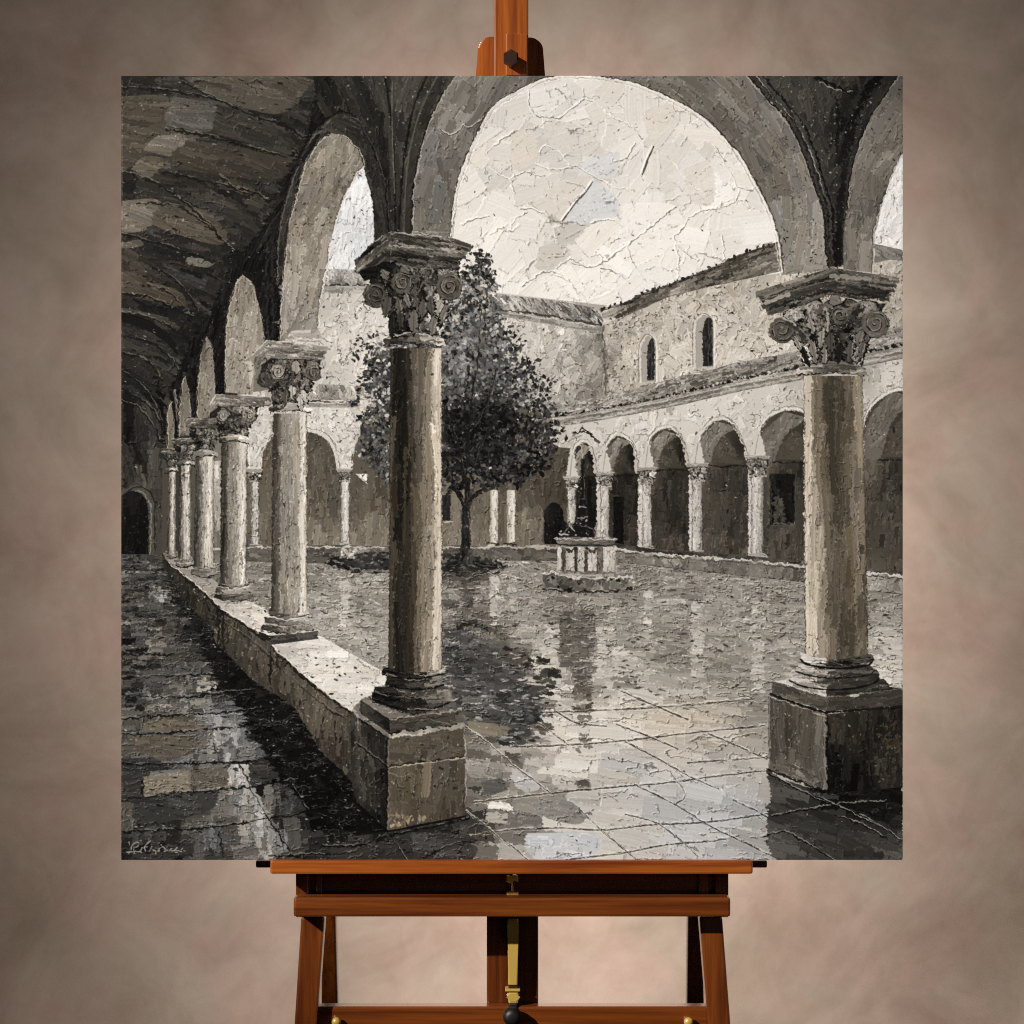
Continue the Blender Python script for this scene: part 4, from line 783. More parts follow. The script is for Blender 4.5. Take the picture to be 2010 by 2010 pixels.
for p, l, w in (([(280, 1408), (382, 1402), (384, 1430), (282, 1436)], 104, 1.6), ([(250, 1445), (300, 1442), (385, 1445), (378, 1482), (300, 1492), (275, 1470)], 92, 1.5), ([(280, 1525), (370, 1512), (376, 1555), (284, 1566)], 128, 1.6), ([(375, 1512), (450, 1500), (455, 1540), (380, 1552)], 100, 1.2), ([(405, 1402), (470, 1394), (520, 1404), (470, 1420), (400, 1424)], 128, .2),
                ([(238, 1574), (320, 1560), (430, 1550), (420, 1590), (300, 1620), (240, 1635)], 60, .2), ([(448, 1508), (480, 1502), (492, 1518), (478, 1534), (452, 1530)], 176, .1), ([(450, 1553), (480, 1545), (486, 1595), (452, 1600)], 122, .1), ([(486, 1548), (500, 1545), (520, 1592), (500, 1602)], 160, .2), ([(500, 1608), (530, 1606), (526, 1630), (498, 1632)], 142, .2), ([(520, 1632), (560, 1628), (570, 1670), (540, 1676)], 132, .1),
                ([(545, 1540), (590, 1540), (604, 1590), (555, 1598)], 54, -.1), ([(238, 1490), (300, 1485), (340, 1510), (260, 1516), (238, 1512)], 50, 0), ([(340, 1490), (375, 1484), (372, 1508), (342, 1508)], 92, -.3), ([(465, 1430), (482, 1428), (484, 1460), (464, 1460)], 132, 0), ([(410, 1430), (435, 1430), (432, 1460), (412, 1460)], 150, .6), ([(400, 1630), (432, 1628), (440, 1665), (402, 1670)], 98, -.2), ([(240, 1575), (262, 1575), (262, 1635), (240, 1636)], 84, 1.2),
                ([(335, 1348), (370, 1346), (372, 1366), (330, 1368)], 92, .8), ([(390, 1320), (416, 1312), (424, 1345), (396, 1352)], 124, .9), ([(275, 1272), (350, 1266), (345, 1296), (280, 1296)], 96, .7), ([(455, 1462), (500, 1455), (505, 1490), (460, 1496)], 128, .2), ([(500, 1460), (525, 1456), (530, 1482), (505, 1490)], 84, .1)):
    q = fill(poly(p, 2), l, w, .92); strokes(q, 12, 0 if p[1][0] - p[0][0] > 40 else 88, 46, 9, 8, 5, 1, 6, .3, rim=.9); Hm[q.sl] += q.m * .8
Hm[cf_.sl] *= .9
for u0_, v0_, u1_, v1_, n_, l_ in ((302, 1150, 322, 1300, 26, 92), (330, 1130, 345, 1260, 18, 76), (268, 1220, 284, 1330, 12, 70), (392, 1300, 420, 1400, 24, 128), (408, 1400, 440, 1480, 26, 150), (440, 1420, 470, 1500, 22, 132), (450, 1500, 490, 1560, 22, 160), (470, 1560, 500, 1640, 22, 150), (500, 1590, 536, 1688, 26, 146), (400, 1600, 430, 1680, 14, 96), (350, 1300, 372, 1420, 20, 104), (372, 1480, 392, 1530, 10, 110), (540, 1500, 580, 1600, 18, 66), (280, 1340, 300, 1420, 12, 84)):
    q = box(u0_, v0_, u1_, v1_, 3); strokes(q, n_, 90, 26, 11, 24, 6, 1.1, 6, .2, src=np.full(q.m.shape, l_, F), al=.9, rim=1.2)
uu, vv = cf_.uv()
for v0, v1, n, ln, wd in ((1100, 1250, 300, 20, 5), (1250, 1400, 160, 30, 9)):
    strokes(Reg(cf_.x0, cf_.y0, cf_.m * ((vv >= v0) & (vv < v1))), n, 0, ln, wd, 20, 5, 1.1, 5, .3, rim=1.3)
wedge = poly([(322, 1100), (346, 1146), (412, 1229), (493, 1329), (580, 1387), (630, 1474), (700, 1534), (765, 1632), (700, 1640), (640, 1610), (560, 1540), (500, 1450), (470, 1380), (430, 1340), (405, 1300), (390, 1250), (360, 1195), (330, 1140)], 5)
fill(wedge, [(360, 1190, 30), (420, 1280, 16), (480, 1370, 10), (560, 1450, 8), (600, 1520, 10), (680, 1590, 12)], .2, .9); strokes(wedge, 130, 20, 30, 9, 7, 30, 1, 3, .2); flecks(wedge, 120, 60, 150, 2.2, 2, 1.4)
crinkle(cf_, 20, 6, .8, 1, 171, .6, .36); crinkle(cf_, 10, 4, .5, .8, 173, .5, .3); flecks(cf_, 300, 120, 205, 2.0, 2.6, 1.5, ang=5); flecks(cf_, 260, 5, 24, 2.4, 3, ang=3)
for p in ([(240, 1362), (350, 1368), (430, 1360), (520, 1352)], [(240, 1410), (330, 1404), (420, 1400), (520, 1390)], [(240, 1440), (330, 1438), (420, 1430), (480, 1424)], [(240, 1500), (340, 1498), (460, 1496), (530, 1488), (620, 1480)], [(240, 1570), (350, 1556), (450, 1548), (540, 1536), (620, 1525)], [(240, 1632), (300, 1630), (420, 1622), (540, 1604)], [(470, 1500), (500, 1560), (530, 1610), (570, 1670)], [(575, 1540), (605, 1590)], [(540, 1604), (580, 1600), (606, 1592)],
          [(440, 1690), (430, 1630)], [(279, 1412), (276, 1440)], [(281, 1525), (278, 1565)], [(376, 1510), (380, 1555)], [(420, 1460), (432, 1495)], [(762, 1632), (800, 1690)], [(630, 1660), (700, 1660), (760, 1640)], [(240, 1330), (340, 1326), (420, 1322)], [(240, 1285), (340, 1284)], [(540, 1680), (640, 1676), (700, 1672)], [(765, 1640), (850, 1622), (920, 1605)], [(820, 1688), (880, 1660), (930, 1650)]):
    c = cr(p); line(c, 4.4, 10, .8, .35, -.6); line([(x, y - 3) for x, y in c], 2.2, 150, .65, .85, 1.2)
sg = lambda pts: [(240 + x * .07246, 1630 + y * .07246) for x, y in pts]
for p in ([(190, 310), (215, 400)], [(180, 630), (250, 520), (265, 420), (330, 350), (410, 315), (455, 335)], [(330, 440), (320, 530), (350, 620)], [(140, 585), (250, 580), (370, 560)], [(365, 455), (400, 440), (440, 415)], [(400, 570), (490, 560), (550, 460)], [(490, 560), (525, 590)], [(600, 470), (640, 400), (700, 340), (770, 280)], [(610, 450), (690, 440)], [(610, 460), (640, 570)], [(735, 570), (790, 480), (815, 420)],
          [(835, 520), (920, 565), (915, 630)], [(985, 530), (1040, 470), (1100, 440), (1150, 470), (1180, 500)], [(1060, 380), (1065, 400)], [(975, 550), (1020, 545)], [(1155, 560), (1240, 530)], [(1290, 540), (1340, 490)], [(1350, 545), (1420, 540), (1490, 460)], [(1420, 550), (1510, 540), (1620, 580)], [(1440, 590), (1500, 585)], [(1610, 520), (1650, 470)]):
    line(sg(cr(p, 4)), 2.0, 158, .9, 0, .8)

# ---- parapet ----------------------------------------------------------------------------
face = poly([(318, 1085), (331, 1105), (375, 1138), (416, 1175), (429, 1190), (509, 1242), (528, 1266), (561, 1293), (620, 1344), (657, 1373), (700, 1400), (702, 1560), (690, 1530), (630, 1474), (580, 1389), (493, 1331), (425, 1262), (420, 1240), (375, 1190), (346, 1148), (322, 1115)], 1)
fill(face, [(340, 1130, 36), (390, 1180, 44), (420, 1220, 50), (450, 1240, 78), (500, 1280, 84), (470, 1290, 50), (560, 1330, 88), (600, 1360, 92), (560, 1370, 56), (640, 1400, 92), (680, 1420, 84), (640, 1460, 62), (680, 1500, 58)], 1.4)
strokes(face, 260, 92, 34, 9, 10, 10, 1.1, 5, .5); crinkle(face, 10, 12, .45, .9, 181, .55, .25); flecks(face, 130, 110, 185, 2.4, 1.8, 1.4); flecks(face, 60, 10, 26, 2.4, 4, ang=92)
topp = poly([(331, 1100), (375, 1136), (416, 1175), (429, 1190), (509, 1242), (561, 1293), (620, 1344), (657, 1373), (690, 1394), (709, 1372), (735, 1362), (770, 1330), (703, 1290), (632, 1250), (600, 1240), (527, 1200), (497, 1184), (450, 1160), (420, 1138), (380, 1112), (340, 1092)], .8)
fill(topp, [(345, 1110, 150), (400, 1150, 150), (410, 1135, 165), (470, 1200, 190), (500, 1215, 222), (520, 1245, 218), (560, 1270, 200), (620, 1280, 228), (600, 1300, 214), (660, 1320, 232), (700, 1350, 228), (680, 1380, 218), (720, 1310, 214)], .9)
strokes(topp, 130, 4, 42, 12, 8, 8, 1, 3, .3, rim=1.2); crinkle(topp, 20, 9, .42, .8, 185, .45, .4); flecks(topp, 50, 30, 90, 2.6, 2, ang=10)
c = cr([(331, 1104), (375, 1138), (416, 1175), (429, 1190), (509, 1242), (561, 1293), (620, 1344), (657, 1373), (690, 1394)]); line([(x - 2, y + 4) for x, y in c], 4, 20, .8, .25); line(c, 2.6, 235, .8, .4, 1.2); line([(x - 12, y + 18) for x, y in c[20:]], 2.4, 24, .7, .4); line([(x - 10, y + 15) for x, y in c[20:]], 1.8, 120, .6, .6, .8)
for x, y, h_ in ((428, 1192, 72), (437, 1200, 76), (530, 1270, 70)):
    line([(x, y), (x + 1, y + h_)], 5, 20, .8, .2)
line([(700, 1290), (735, 1312), (760, 1325)], 2.4, 235, .8, .4, 1); line([(698, 1294), (733, 1316)], 2, 80, .7, .4)

# ---- columns of the colonnade, far to near --------------------------------------------------
def column(ul, ur, vt, vb, P, warm, ring, cap, base, n, Pb=None, seed=1):
    """ul, ur: (top, foot) edges of the shaft; cap = (abacus top line, abacus foot line, bell top width, bell centre, bell top v); base = rings [(u0, u1, v0, v1, tones)]"""
    for (a, b, v0, v1, PP) in base:
        m, q = (a + b) / 2, (v1 - v0) * .28
        c1 = cr([(a + (b - a) * .03, v0), (a, (v0 + v1) / 2), (a + (b - a) * .04, v1 - q), (m, v1 + q), (b - (b - a) * .04, v1 - q), (b, (v0 + v1) / 2), (b - (b - a) * .03, v0)])
        R = poly(c1, .8); prof(R, (a, a), (b, b), PP, .9); strokes(R, int(8 + (b - a) / 7), 2, (b - a) * .4, 4, 14, 6, 1, 6)
        low = cr([(a + 1, v1 - q), (m, v1 + q), (b - 1, v1 - q)]); line(low, 2.4, 14, .85, .25); up_ = cr([(a + 2, v0 - q), (m, v0 + q), (b - 2, v0 - q)]); line(up_, 2.2, min(240, PP[-1][1] * 1.15 + 20), .8, .45, 1); crinkle(R, 8, 6, .4, .8, 500 + seed, .5, .3)
    q = (ur[0] - ul[0]) * .08
    R = poly(cr([(ul[0], vt), (ul[0] * .5 + ul[1] * .5, (vt + vb) / 2), (ul[1], vb)]) + cr([(ul[1] + 2, vb), ((ul[1] + ur[1]) / 2, vb + q), (ur[1] - 2, vb)]) + cr([(ur[1], vb), (ur[0] * .5 + ur[1] * .5, (vt + vb) / 2), (ur[0], vt)]), .9)
    prof(R, ul, ur, P, warm, 1, Pb)
    strokes(R, n, 90, 130 if n > 160 else 60, (ur[0] - ul[0]) * .085, 9, 2.5, 1.1, 5, .45, rim=1.1)
    crinkle(R, 9, 13, .42, .9, 520 + seed, .55, .28); specks(R, n // 2, 2.4, 215, 20)
    line(cr([(ul[0], vt), (ul[1], vb)]), 2, 40, .7, .35); line(cr([(ur[0], vt), (ur[1], vb)]), 2, 60, .6, .45); line([(ur[0] - 3, vt), (ur[1] - 3, vb)], 2.4, min(240, P[-1][1] * 1.12), .7, .5, 1)
    wt, uc, vbt = cap[2:]
    bell(uc, wt, (ul[0] + ur[0]) / 2, (ur[0] - ul[0]) * .98, vbt, ring[2] + 2, [(f, l * cap_k) for f, l in P for cap_k in (ck,)], 3, 5, 24)
    abacus(cap[0], cap[1], ab_n, ab_L)
    a, b, v0, v1 = ring
    m, q = (a + b) / 2, (b - a) * .055
    R = poly(cr([(a, v1 - q), (a - 2, (v0 + v1) / 2), (a + 4, v0 + q), (m, v0 - q * .6), (b - 4, v0 + q), (b + 2, (v0 + v1) / 2), (b, v1 - q + 2), (m, v1 - q * 1.6), (a, v1 - q)], 6), .7)
    prof(R, (a, a), (b, b), [(f, l * 1.08) for f, l in P], .9); strokes(R, 14, 0, (b - a) * .4, 5, 12, 8, 1, 5)
    line(cr([(a + 3, v0 + q), (m, v0 - q * .6), (b - 3, v0 + q)]), 2.4, min(236, P[-1][1] * 1.15), .85, .35, 1); line(cr([(a, v1 - q + 2), (m, v1 - q * 1.5), (b, v1 - q + 2)]), 2.8, 16, .85, .2)


ck, ab_n, ab_L = .8, 2, (70, 110)
# strip of far wall between
fill(poly([(418, 905), (436, 905), (436, 1090), (418, 1090)]), [(425, 920, 190), (428, 1000, 160), (426, 1080, 110)], .9); strokes(box(418, 905, 436, 1090), 20, 90, 30, 6, 12, 5); line([(420, 1078), (436, 1078)], 4, 214, .8, .3)
fill(poly([(376, 905), (386, 900), (386, 1095), (376, 1095)]), 84, 1); fill(poly([(345, 905), (354, 905), (354, 1090), (345, 1090)]), 60, 1); fill(poly([(318, 900), (332, 905), (332, 1085), (318, 1085)]), 74, 1.2)
ck = .62
column((331, 330), (346, 345), 925, 1086, [(0, 50), (.3, 150), (.6, 200), (.9, 190), (1, 80)], .9, (327, 349, 918, 926), ([(317, 880), (350, 881)], [(319, 890), (350, 892)], 31, 335, 892), [(325, 350, 1084, 1094, [(0, 90), (.6, 150), (1, 130)])], 26, seed=1)
column((353, 351), (375, 375), 912, 1096, [(0, 40), (.25, 110), (.55, 196), (.9, 206), (1, 90)], .9, (349, 381, 904, 914), ([(337, 862), (380, 860)], [(341, 872), (380, 872)], 44, 362, 874), [(347, 378, 1093, 1104, [(0, 80), (.6, 160), (1, 150)]), (345, 380, 1104, 1112, [(0, 80), (.6, 150), (1, 150)])], 34, seed=2)
ck = .66
column((386, 381), (419, 419), 896, 1112, [(0, 40), (.12, 70), (.4, 142), (.72, 205), (.9, 214), (1, 150)], 1, (384, 425, 884, 897), ([(366, 826), (376, 821), (430, 822)], [(370, 838), (380, 840), (430, 840)], 62, 402, 842), [(380, 424, 1107, 1117, [(0, 70), (.6, 170), (1, 170)]), (375, 428, 1117, 1130, [(0, 60), (.6, 130), (1, 140)])], 56, seed=3)
ab_n, ab_L = 3, (90, 140)
column((435, 433), (484, 483), 868, 1145, [(0, 36), (.15, 62), (.35, 128), (.6, 150), (.75, 200), (.92, 226), (1, 170)], 1.1, (431, 488, 855, 870), ([(411, 797), (424, 774), (532, 780)], [(416, 808), (430, 798), (530, 796)], 98, 462, 798), [(429, 488, 1140, 1150, [(0, 60), (.5, 150), (.8, 205), (1, 190)]), (422, 494, 1152, 1166, [(0, 40), (.5, 140), (1, 170)]), (420, 500, 1166, 1176, [(0, 22), (.5, 80), (1, 110)])], 96, seed=4)
for u, v, r, d in ((438, 816, 10, 1), (492, 818, 9, -1)):
    spiral(u, v, r, 165, d, 1.4, 2.2)
ab_n, ab_L = 3, (104, 166)
column((537, 533), (602, 602), 812, 1200, [(0, 50), (.12, 78), (.3, 132), (.55, 146), (.78, 158), (.86, 212), (.95, 228), (1, 170)], 1.1, (530, 610, 794, 812), ([(496, 698), (524, 668), (642, 680)], [(506, 722), (530, 704), (632, 706)], 124, 570, 706), [(528, 606, 1196, 1210, [(0, 40), (.4, 120), (.8, 170), (.95, 215), (1, 190)]), (520, 608, 1212, 1228, [(0, 50), (.4, 110), (.8, 130), (.95, 210), (1, 180)]), (513, 614, 1226, 1240, [(0, 40), (.4, 96), (.8, 110), (1, 160)])], 150, seed=5)
R = fill(poly([(509, 1240), (530, 1248), (624, 1238), (624, 1254), (530, 1266), (509, 1252)], .8), [(520, 1250, 40), (560, 1256, 64), (610, 1248, 84)], .8); strokes(R, 14, -4, 40, 6, 12, 5); line([(530, 1248), (624, 1237)], 3, 224, .8, .4, 1)
for u, v, r, l, d in ((546, 730, 13, 170, 1), (520, 745, 13, 84, -1), (616, 733, 12, 120, -1)):
    spiral(u, v, r, l, d, 1.5, 2.6)
leaf(581, 722, 30, 12, 90, 190); leaf(590, 790, 34, 10, 85, 205); leaf(560, 780, 34, 12, 95, 100); leaf(574, 770, 30, 12, 90, 165)

# the two near columns
ck, ab_n, ab_L = .9, 4, (44, 100)
PT = [(0, 62), (.06, 70), (.1, 34), (.3, 26), (.36, 52), (.5, 84), (.7, 98), (.8, 132), (.88, 196), (.96, 214), (1, 176)]
PB = [(0, 84), (.06, 64), (.12, 40), (.48, 50), (.54, 92), (.62, 128), (.78, 146), (.88, 196), (.96, 218), (1, 150)]
column((767, 763), (866, 867), 684, 1312, PT, 1.8, (755, 870, 657, 684), ([(700, 512), (734, 474), (766, 456), (889, 468), (926, 481)], [(702, 536), (742, 520), (776, 503), (896, 514), (908, 508)], 186, 812, 514),
       [(750, 874, 1310, 1326, [(0, 20), (.5, 30), (.7, 90), (.92, 170), (1, 150)]), (757, 868, 1328, 1350, [(0, 16), (.5, 44), (.75, 74), (.9, 130), (1, 120)]), (731, 888, 1348, 1388, [(0, 24), (.4, 36), (.65, 70), (.85, 84), (.97, 150), (1, 120)])], 240, PB, 6)
R = fill(poly([(704, 534), (742, 520), (774, 502), (900, 512), (898, 528), (850, 530), (790, 522), (740, 545), (716, 552)], 1), [(730, 530, 22), (790, 512, 40), (860, 520, 86), (890, 520, 40)], .7); strokes(R, 34, 8, 50, 5, 24, 8); line([(772, 502), (900, 514)], 3, 16, .85, .2)
line(cr([(766, 480), (800, 486), (860, 490), (915, 498)]), 3, 182, .75, .45, 1); line(cr([(866, 476), (895, 483), (890, 490), (866, 488)]), 2.4, 190, .7, .3, 1); line(cr([(766, 458), (800, 460), (850, 465), (890, 472)]), 2.2, 190, .7, .5, 1); line([(766, 457), (768, 500)], 2.2, 150, .6, .5, .8)
for u, v, r, l, d, a0 in ((736, 580, 21, 88, 1, 2.5), (790, 556, 19, 108, -1, .5), (882, 563, 23, 112, -1, 0.2)):
    spiral(u, v, r, l, d, 1.9, 3.2, a0, 14)
line(cr([(838, 600), (852, 570), (868, 545), (895, 535)]), 4, 96, .85, .2, .9); line(cr([(903, 545), (908, 570), (900, 590), (880, 598)]), 3, 190, .8, .3, 1); line(cr([(796, 570), (812, 590), (822, 618)]), 5, 96, .85, .2, .8)
line(cr([(826, 530), (838, 522), (848, 530), (844, 545)]), 2.6, 150, .8, .2, .9); line(cr([(820, 575), (832, 556), (846, 574), (846, 590)]), 3, 108, .8, .2, .9)
for u, v, ln, wd, an, l in ((760, 600, 44, 18, 100, 74), (784, 608, 50, 14, 84, 108), (800, 590, 34, 12, 70, 120), (830, 608, 44, 16, 95, 112), (846, 604, 42, 14, 84, 80), (862, 604, 40, 13, 112, 176), (812, 632, 50, 20, 92, 92), (786, 630, 40, 14, 90, 60), (850, 640, 44, 16, 100, 130), (870, 620, 44, 12, 108, 150), (756, 540, 26, 14, 60, 112), (796, 530, 26, 14, 40, 96), (770, 640, 50, 12, 90, 40)):
    leaf(u, v, ln, wd, an, l, 12)
line(cr([(752, 1324), (780, 1330), (830, 1331), (870, 1322)]), 3, 8, .9, .08); line(cr([(812, 1323), (845, 1324), (868, 1316)]), 3, 176, .8, .2, 1); line(cr([(752, 1312), (800, 1320), (850, 1318), (872, 1308)]), 2, 70, .7, .2)
line(cr([(758, 1346), (800, 1352), (840, 1352), (870, 1344)]), 3, 10, .9, .08); line(cr([(736, 1356), (770, 1366), (820, 1368), (870, 1358), (884, 1350)]), 2.6, 120, .75, .3, 1); line(cr([(738, 1376), (790, 1392), (840, 1393), (880, 1380)]), 3.4, 8, .9, .06); line(cr([(800, 1392), (850, 1390)]), 2.4, 165, .8, .2, 1); line([(866, 1316), (876, 1308)], 5, 205, .8, .15, 1); line([(868, 1352), (884, 1362)], 4, 150, .7, .2, .8)
# its pedestal
R = fill(poly([(688, 1402), (704, 1408), (761, 1447), (762, 1629), (700, 1576), (690, 1534)], .8), [(700, 1430, 60), (730, 1440, 40), (720, 1500, 56), (745, 1530, 40), (715, 1560, 50), (750, 1600, 26)], 1); strokes(R, 70, 88, 40, 8, 12, 8, 1.1, 5); flecks(R, 40, 110, 170, 2.4, 2, 1.4); crinkle(R, 9, 14, .4, .9, 191)
R = fill(poly([(707, 1373), (765, 1412), (766, 1440), (707, 1400)], .6), [(720, 1390, 58), (760, 1430, 32)], 1); strokes(R, 14, 36, 30, 8, 8, 6)
R = fill(poly([(765, 1411), (905, 1393), (909, 1420), (765, 1438)], .6), [(790, 1425, 62), (850, 1415, 74), (900, 1405, 92)], 1.1); strokes(R, 34, -6, 60, 9, 9, 6); line([(765, 1411), (905, 1393)], 2.6, 180, .8, .4, 1); line([(792, 1416), (840, 1412), (880, 1420)], 1.8, 130, .7, .3, .8); line([(765, 1439), (908, 1421)], 3.4, 10, .85, .2)
R = fill(poly([(762, 1446), (911, 1428), (913, 1485), (914, 1600), (762, 1630)], .7), [(790, 1470, 84), (850, 1460, 88), (900, 1470, 82), (790, 1540, 84), (850, 1530, 92), (900, 1550, 80), (800, 1590, 86), (870, 1590, 74)], 1.7)
strokes(R, 130, lambda a, b: 0 if b < 1490 else 91, 60, 13, 7, 6, 1, 4, .5); crinkle(R, 14, 16, .35, .9, 193, .5, .25); flecks(R, 90, 130, 190, 2, 1.6, 1.3); flecks(R, 40, 16, 40, 3, 2)
line([(765, 1444), (820, 1436), (908, 1424)], 8, 170, .85, .18, 1.2, None, 26); line([(770, 1446), (840, 1438)], 3, 215, .8, .5, 1); line([(762, 1504), (800, 1498), (912, 1484)], 3, 20, .8, .2); line([(762, 1508), (810, 1499), (912, 1487)], 2.6, 190, .85, .35, 1.2)
line([(762, 1448), (763, 1540), (762, 1628)], 3, 120, .7, .45, 1); line([(758, 1448), (759, 1626)], 3, 12, .8, .2); line([(911, 1428), (914, 1520), (914, 1600)], 2.6, 185, .75, .5, 1); line([(700, 1576), (762, 1632), (914, 1602)], 4, 8, .85, .1); line(cr([(765, 1516), (785, 1524), (805, 1516)]), 2, 150, .7, .3, .8)
flecks(poly([(765, 1598), (850, 1605), (765, 1624)]), 40, 90, 170, 4, 2, 1.2, 2.6); line([(704, 1410), (761, 1449)], 3, 14, .8, .2); line([(700, 1460), (762, 1506)], 3, 12, .8, .2); line([(700, 1456), (762, 1502)], 1.8, 130, .7, .5, .9)
line(cr([(690, 1394), (700, 1402), (702, 1430)]), 4, 190, .7, .3, .9)
# right column
ck, ab_n, ab_L = 1.0, 4, (46, 104)
PT = [(0, 208), (.1, 190), (.17, 118), (.3, 104), (.45, 72), (.62, 70), (.75, 92), (.88, 122), (.96, 152), (1, 110)]
PB = [(0, 218), (.12, 206), (.22, 164), (.32, 150), (.42, 118), (.56, 92), (.7, 98), (.86, 116), (.96, 112), (1, 70)]
column((1577, 1580), (1691, 1703), 738, 1285, PT, 1.9, (1566, 1696, 714, 742), ([(1483, 573), (1560, 548), (1632, 526), (1700, 536), (1764, 546)], [(1512, 618), (1570, 600), (1628, 578), (1690, 588), (1740, 584)], 212, 1632, 596),
       [(1571, 1714, 1284, 1304, [(0, 215), (.2, 205), (.34, 130), (.4, 24), (.8, 40), (.95, 90), (1, 60)]), (1562, 1712, 1304, 1322, [(0, 190), (.25, 215), (.36, 150), (.45, 40), (.8, 70), (1, 60)]), (1548, 1726, 1314, 1342, [(0, 196), (.2, 170), (.4, 110), (.5, 58), (.8, 70), (1, 40)])], 240, PB, 7)
for u, v, r, l, d, a0 in ((1534, 648, 22, 112, 1, .8), (1718, 636, 24, 120, -1, .2), (1648, 620, 16, 112, 1, 3)):
    spiral(u, v, r, l, d, 1.8, 3.4, a0, 16)
for p, w, l in (([(1545, 632), (1565, 648), (1580, 668)], 9, 52), ([(1680, 660), (1694, 640), (1712, 628)], 6, 108), ([(1526, 620), (1545, 628), (1562, 640)], 3, 190), ([(1618, 600), (1625, 620), (1622, 650)], 4, 176), ([(1600, 615), (1625, 592)], 8, 92), ([(1655, 610), (1675, 600), (1684, 592)], 6, 120)):
    line(cr(p), w, l, .85, .15, .9)
for u, v, ln, wd, an, l in ((1592, 640, 40, 14, 75, 140), (1612, 664, 46, 14, 95, 136), (1630, 672, 40, 18, 88, 70), (1596, 690, 50, 16, 78, 130), (1618, 700, 36, 10, 92, 160), (1646, 694, 40, 14, 100, 30), (1668, 690, 44, 14, 96, 112), (1690, 690, 40, 13, 105, 118), (1686, 664, 36, 16, 110, 120), (1570, 682, 50, 10, 62, 150), (1580, 700, 40, 10, 70, 30), (1640, 590, 26, 22, 20, 118)):
    leaf(u, v, ln, wd, an, l, 14)
line([(1513, 604), (1570, 588), (1628, 570), (1690, 580), (1742, 588)], 6, 26, .8, .2); line([(1490, 590), (1560, 568), (1630, 550), (1700, 556), (1750, 566)], 2.2, 150, .7, .45, 1)
R = fill(poly([(1520, 1337), (1556, 1330), (1622, 1352), (1622, 1368), (1560, 1352)], 1), [(1540, 1340, 215), (1590, 1352, 140), (1620, 1358, 220)], .7); strokes(R, 12, 22, 34, 7, 14, 8)
R = fill(poly([(1622, 1350), (1630, 1344), (1735, 1332), (1746, 1348), (1772, 1352), (1700, 1366), (1622, 1366)], 1), 54, .9); strokes(R, 16, -2, 34, 6, 12, 5)
line(cr([(1571, 1294), (1584, 1304), (1640, 1312), (1700, 1306), (1714, 1294)]), 3.4, 12, .9, .08); line(cr([(1573, 1284), (1600, 1291), (1622, 1295)]), 4, 226, .85, .1, 1); line(cr([(1640, 1296), (1690, 1294), (1712, 1290)]), 2.2, 104, .8, .2, .8)
line(cr([(1562, 1318), (1590, 1326), (1640, 1331), (1700, 1326), (1716, 1316)]), 3, 14, .85, .1); line(cr([(1574, 1306), (1596, 1316), (1620, 1321)]), 5, 212, .8, .15, 1); line(cr([(1650, 1318), (1700, 1314)]), 2, 110, .7, .2, .8)
line(cr([(1549, 1336), (1580, 1348), (1640, 1354), (1700, 1346), (1724, 1334)]), 3.4, 12, .85, .1); line(cr([(1550, 1320), (1562, 1332), (1590, 1340)]), 4, 205, .8, .15, 1)
for x, y, l_ in ((1655, 1235, 74), (1672, 1250, 66), (1640, 1190, 92), (1640, 1100, 96), (1665, 1150, 88), (1690, 1220, 96), (1610, 1090, 176), (1600, 1160, 182), (1625, 800, 70), (1650, 790, 66), (1668, 830, 84)):
    q = poly([(x - 9, y - 46), (x + 3, y - 60), (x + 10, y + 10), (x + 4, y + 40), (x - 8, y + 30)], 2); strokes(q, 9, 90, 60, 9, 6, 3, 1.1, 5, .3, src=np.full(q.m.shape, l_, F), al=.8)
# right pedestal
R = fill(poly([(1516, 1336), (1621, 1367), (1622, 1396), (1515, 1361)], .6), [(1530, 1345, 84), (1600, 1375, 86)], 1); strokes(R, 24, 17, 40, 9, 9, 6); line([(1516, 1335), (1560, 1348), (1621, 1367)], 3, 222, .85, .3, 1.1)
R = fill(poly([(1621, 1367), (1772, 1352), (1772, 1385), (1622, 1396)], .6), [(1650, 1380, 70), (1750, 1370, 62)], 1.1); strokes(R, 24, -4, 50, 9, 8, 5); line([(1621, 1368), (1690, 1362), (1772, 1352)], 3, 150, .8, .4, 1); line([(1670, 1366), (1684, 1365)], 4, 225, .8, 0, .8)
R = fill(poly([(1508, 1363), (1620, 1402), (1620, 1552), (1508, 1510)], .6), [(1520, 1400, 72), (1560, 1420, 82), (1600, 1440, 98), (1540, 1470, 72), (1590, 1500, 100), (1525, 1500, 100), (1600, 1535, 110)], 1.1)
strokes(R, 110, 90, 60, 12, 8, 6, 1, 5); q = poly([(1516, 1500), (1560, 1500), (1618, 1530), (1618, 1550), (1530, 1515)]); strokes(q, 20, 24, 40, 8, 12, 8, 1, 5); crinkle(R, 12, 14, .38, .9, 195, .5, .25); flecks(R, 70, 130, 190, 2.2, 1.6, 1.3)
R = fill(poly([(1620, 1402), (1772, 1388), (1772, 1545), (1625, 1556), (1620, 1552)], .6), [(1640, 1420, 54), (1690, 1430, 48), (1740, 1440, 34), (1640, 1500, 14), (1680, 1520, 10), (1700, 1480, 36), (1750, 1500, 48), (1740, 1540, 44), (1660, 1460, 44)], 1.3)
strokes(R, 120, 92, 40, 9, 9, 8, 1, 5, .7); crinkle(R, 9, 13, .42, .9, 197, .5, .2); flecks(R, 60, 90, 160, 2.2, 1.8, 1.3, 1.5); flecks(poly([(1720, 1420), (1768, 1420), (1768, 1510), (1720, 1510)]), 40, 40, 80, 4, 2, .8, 3)
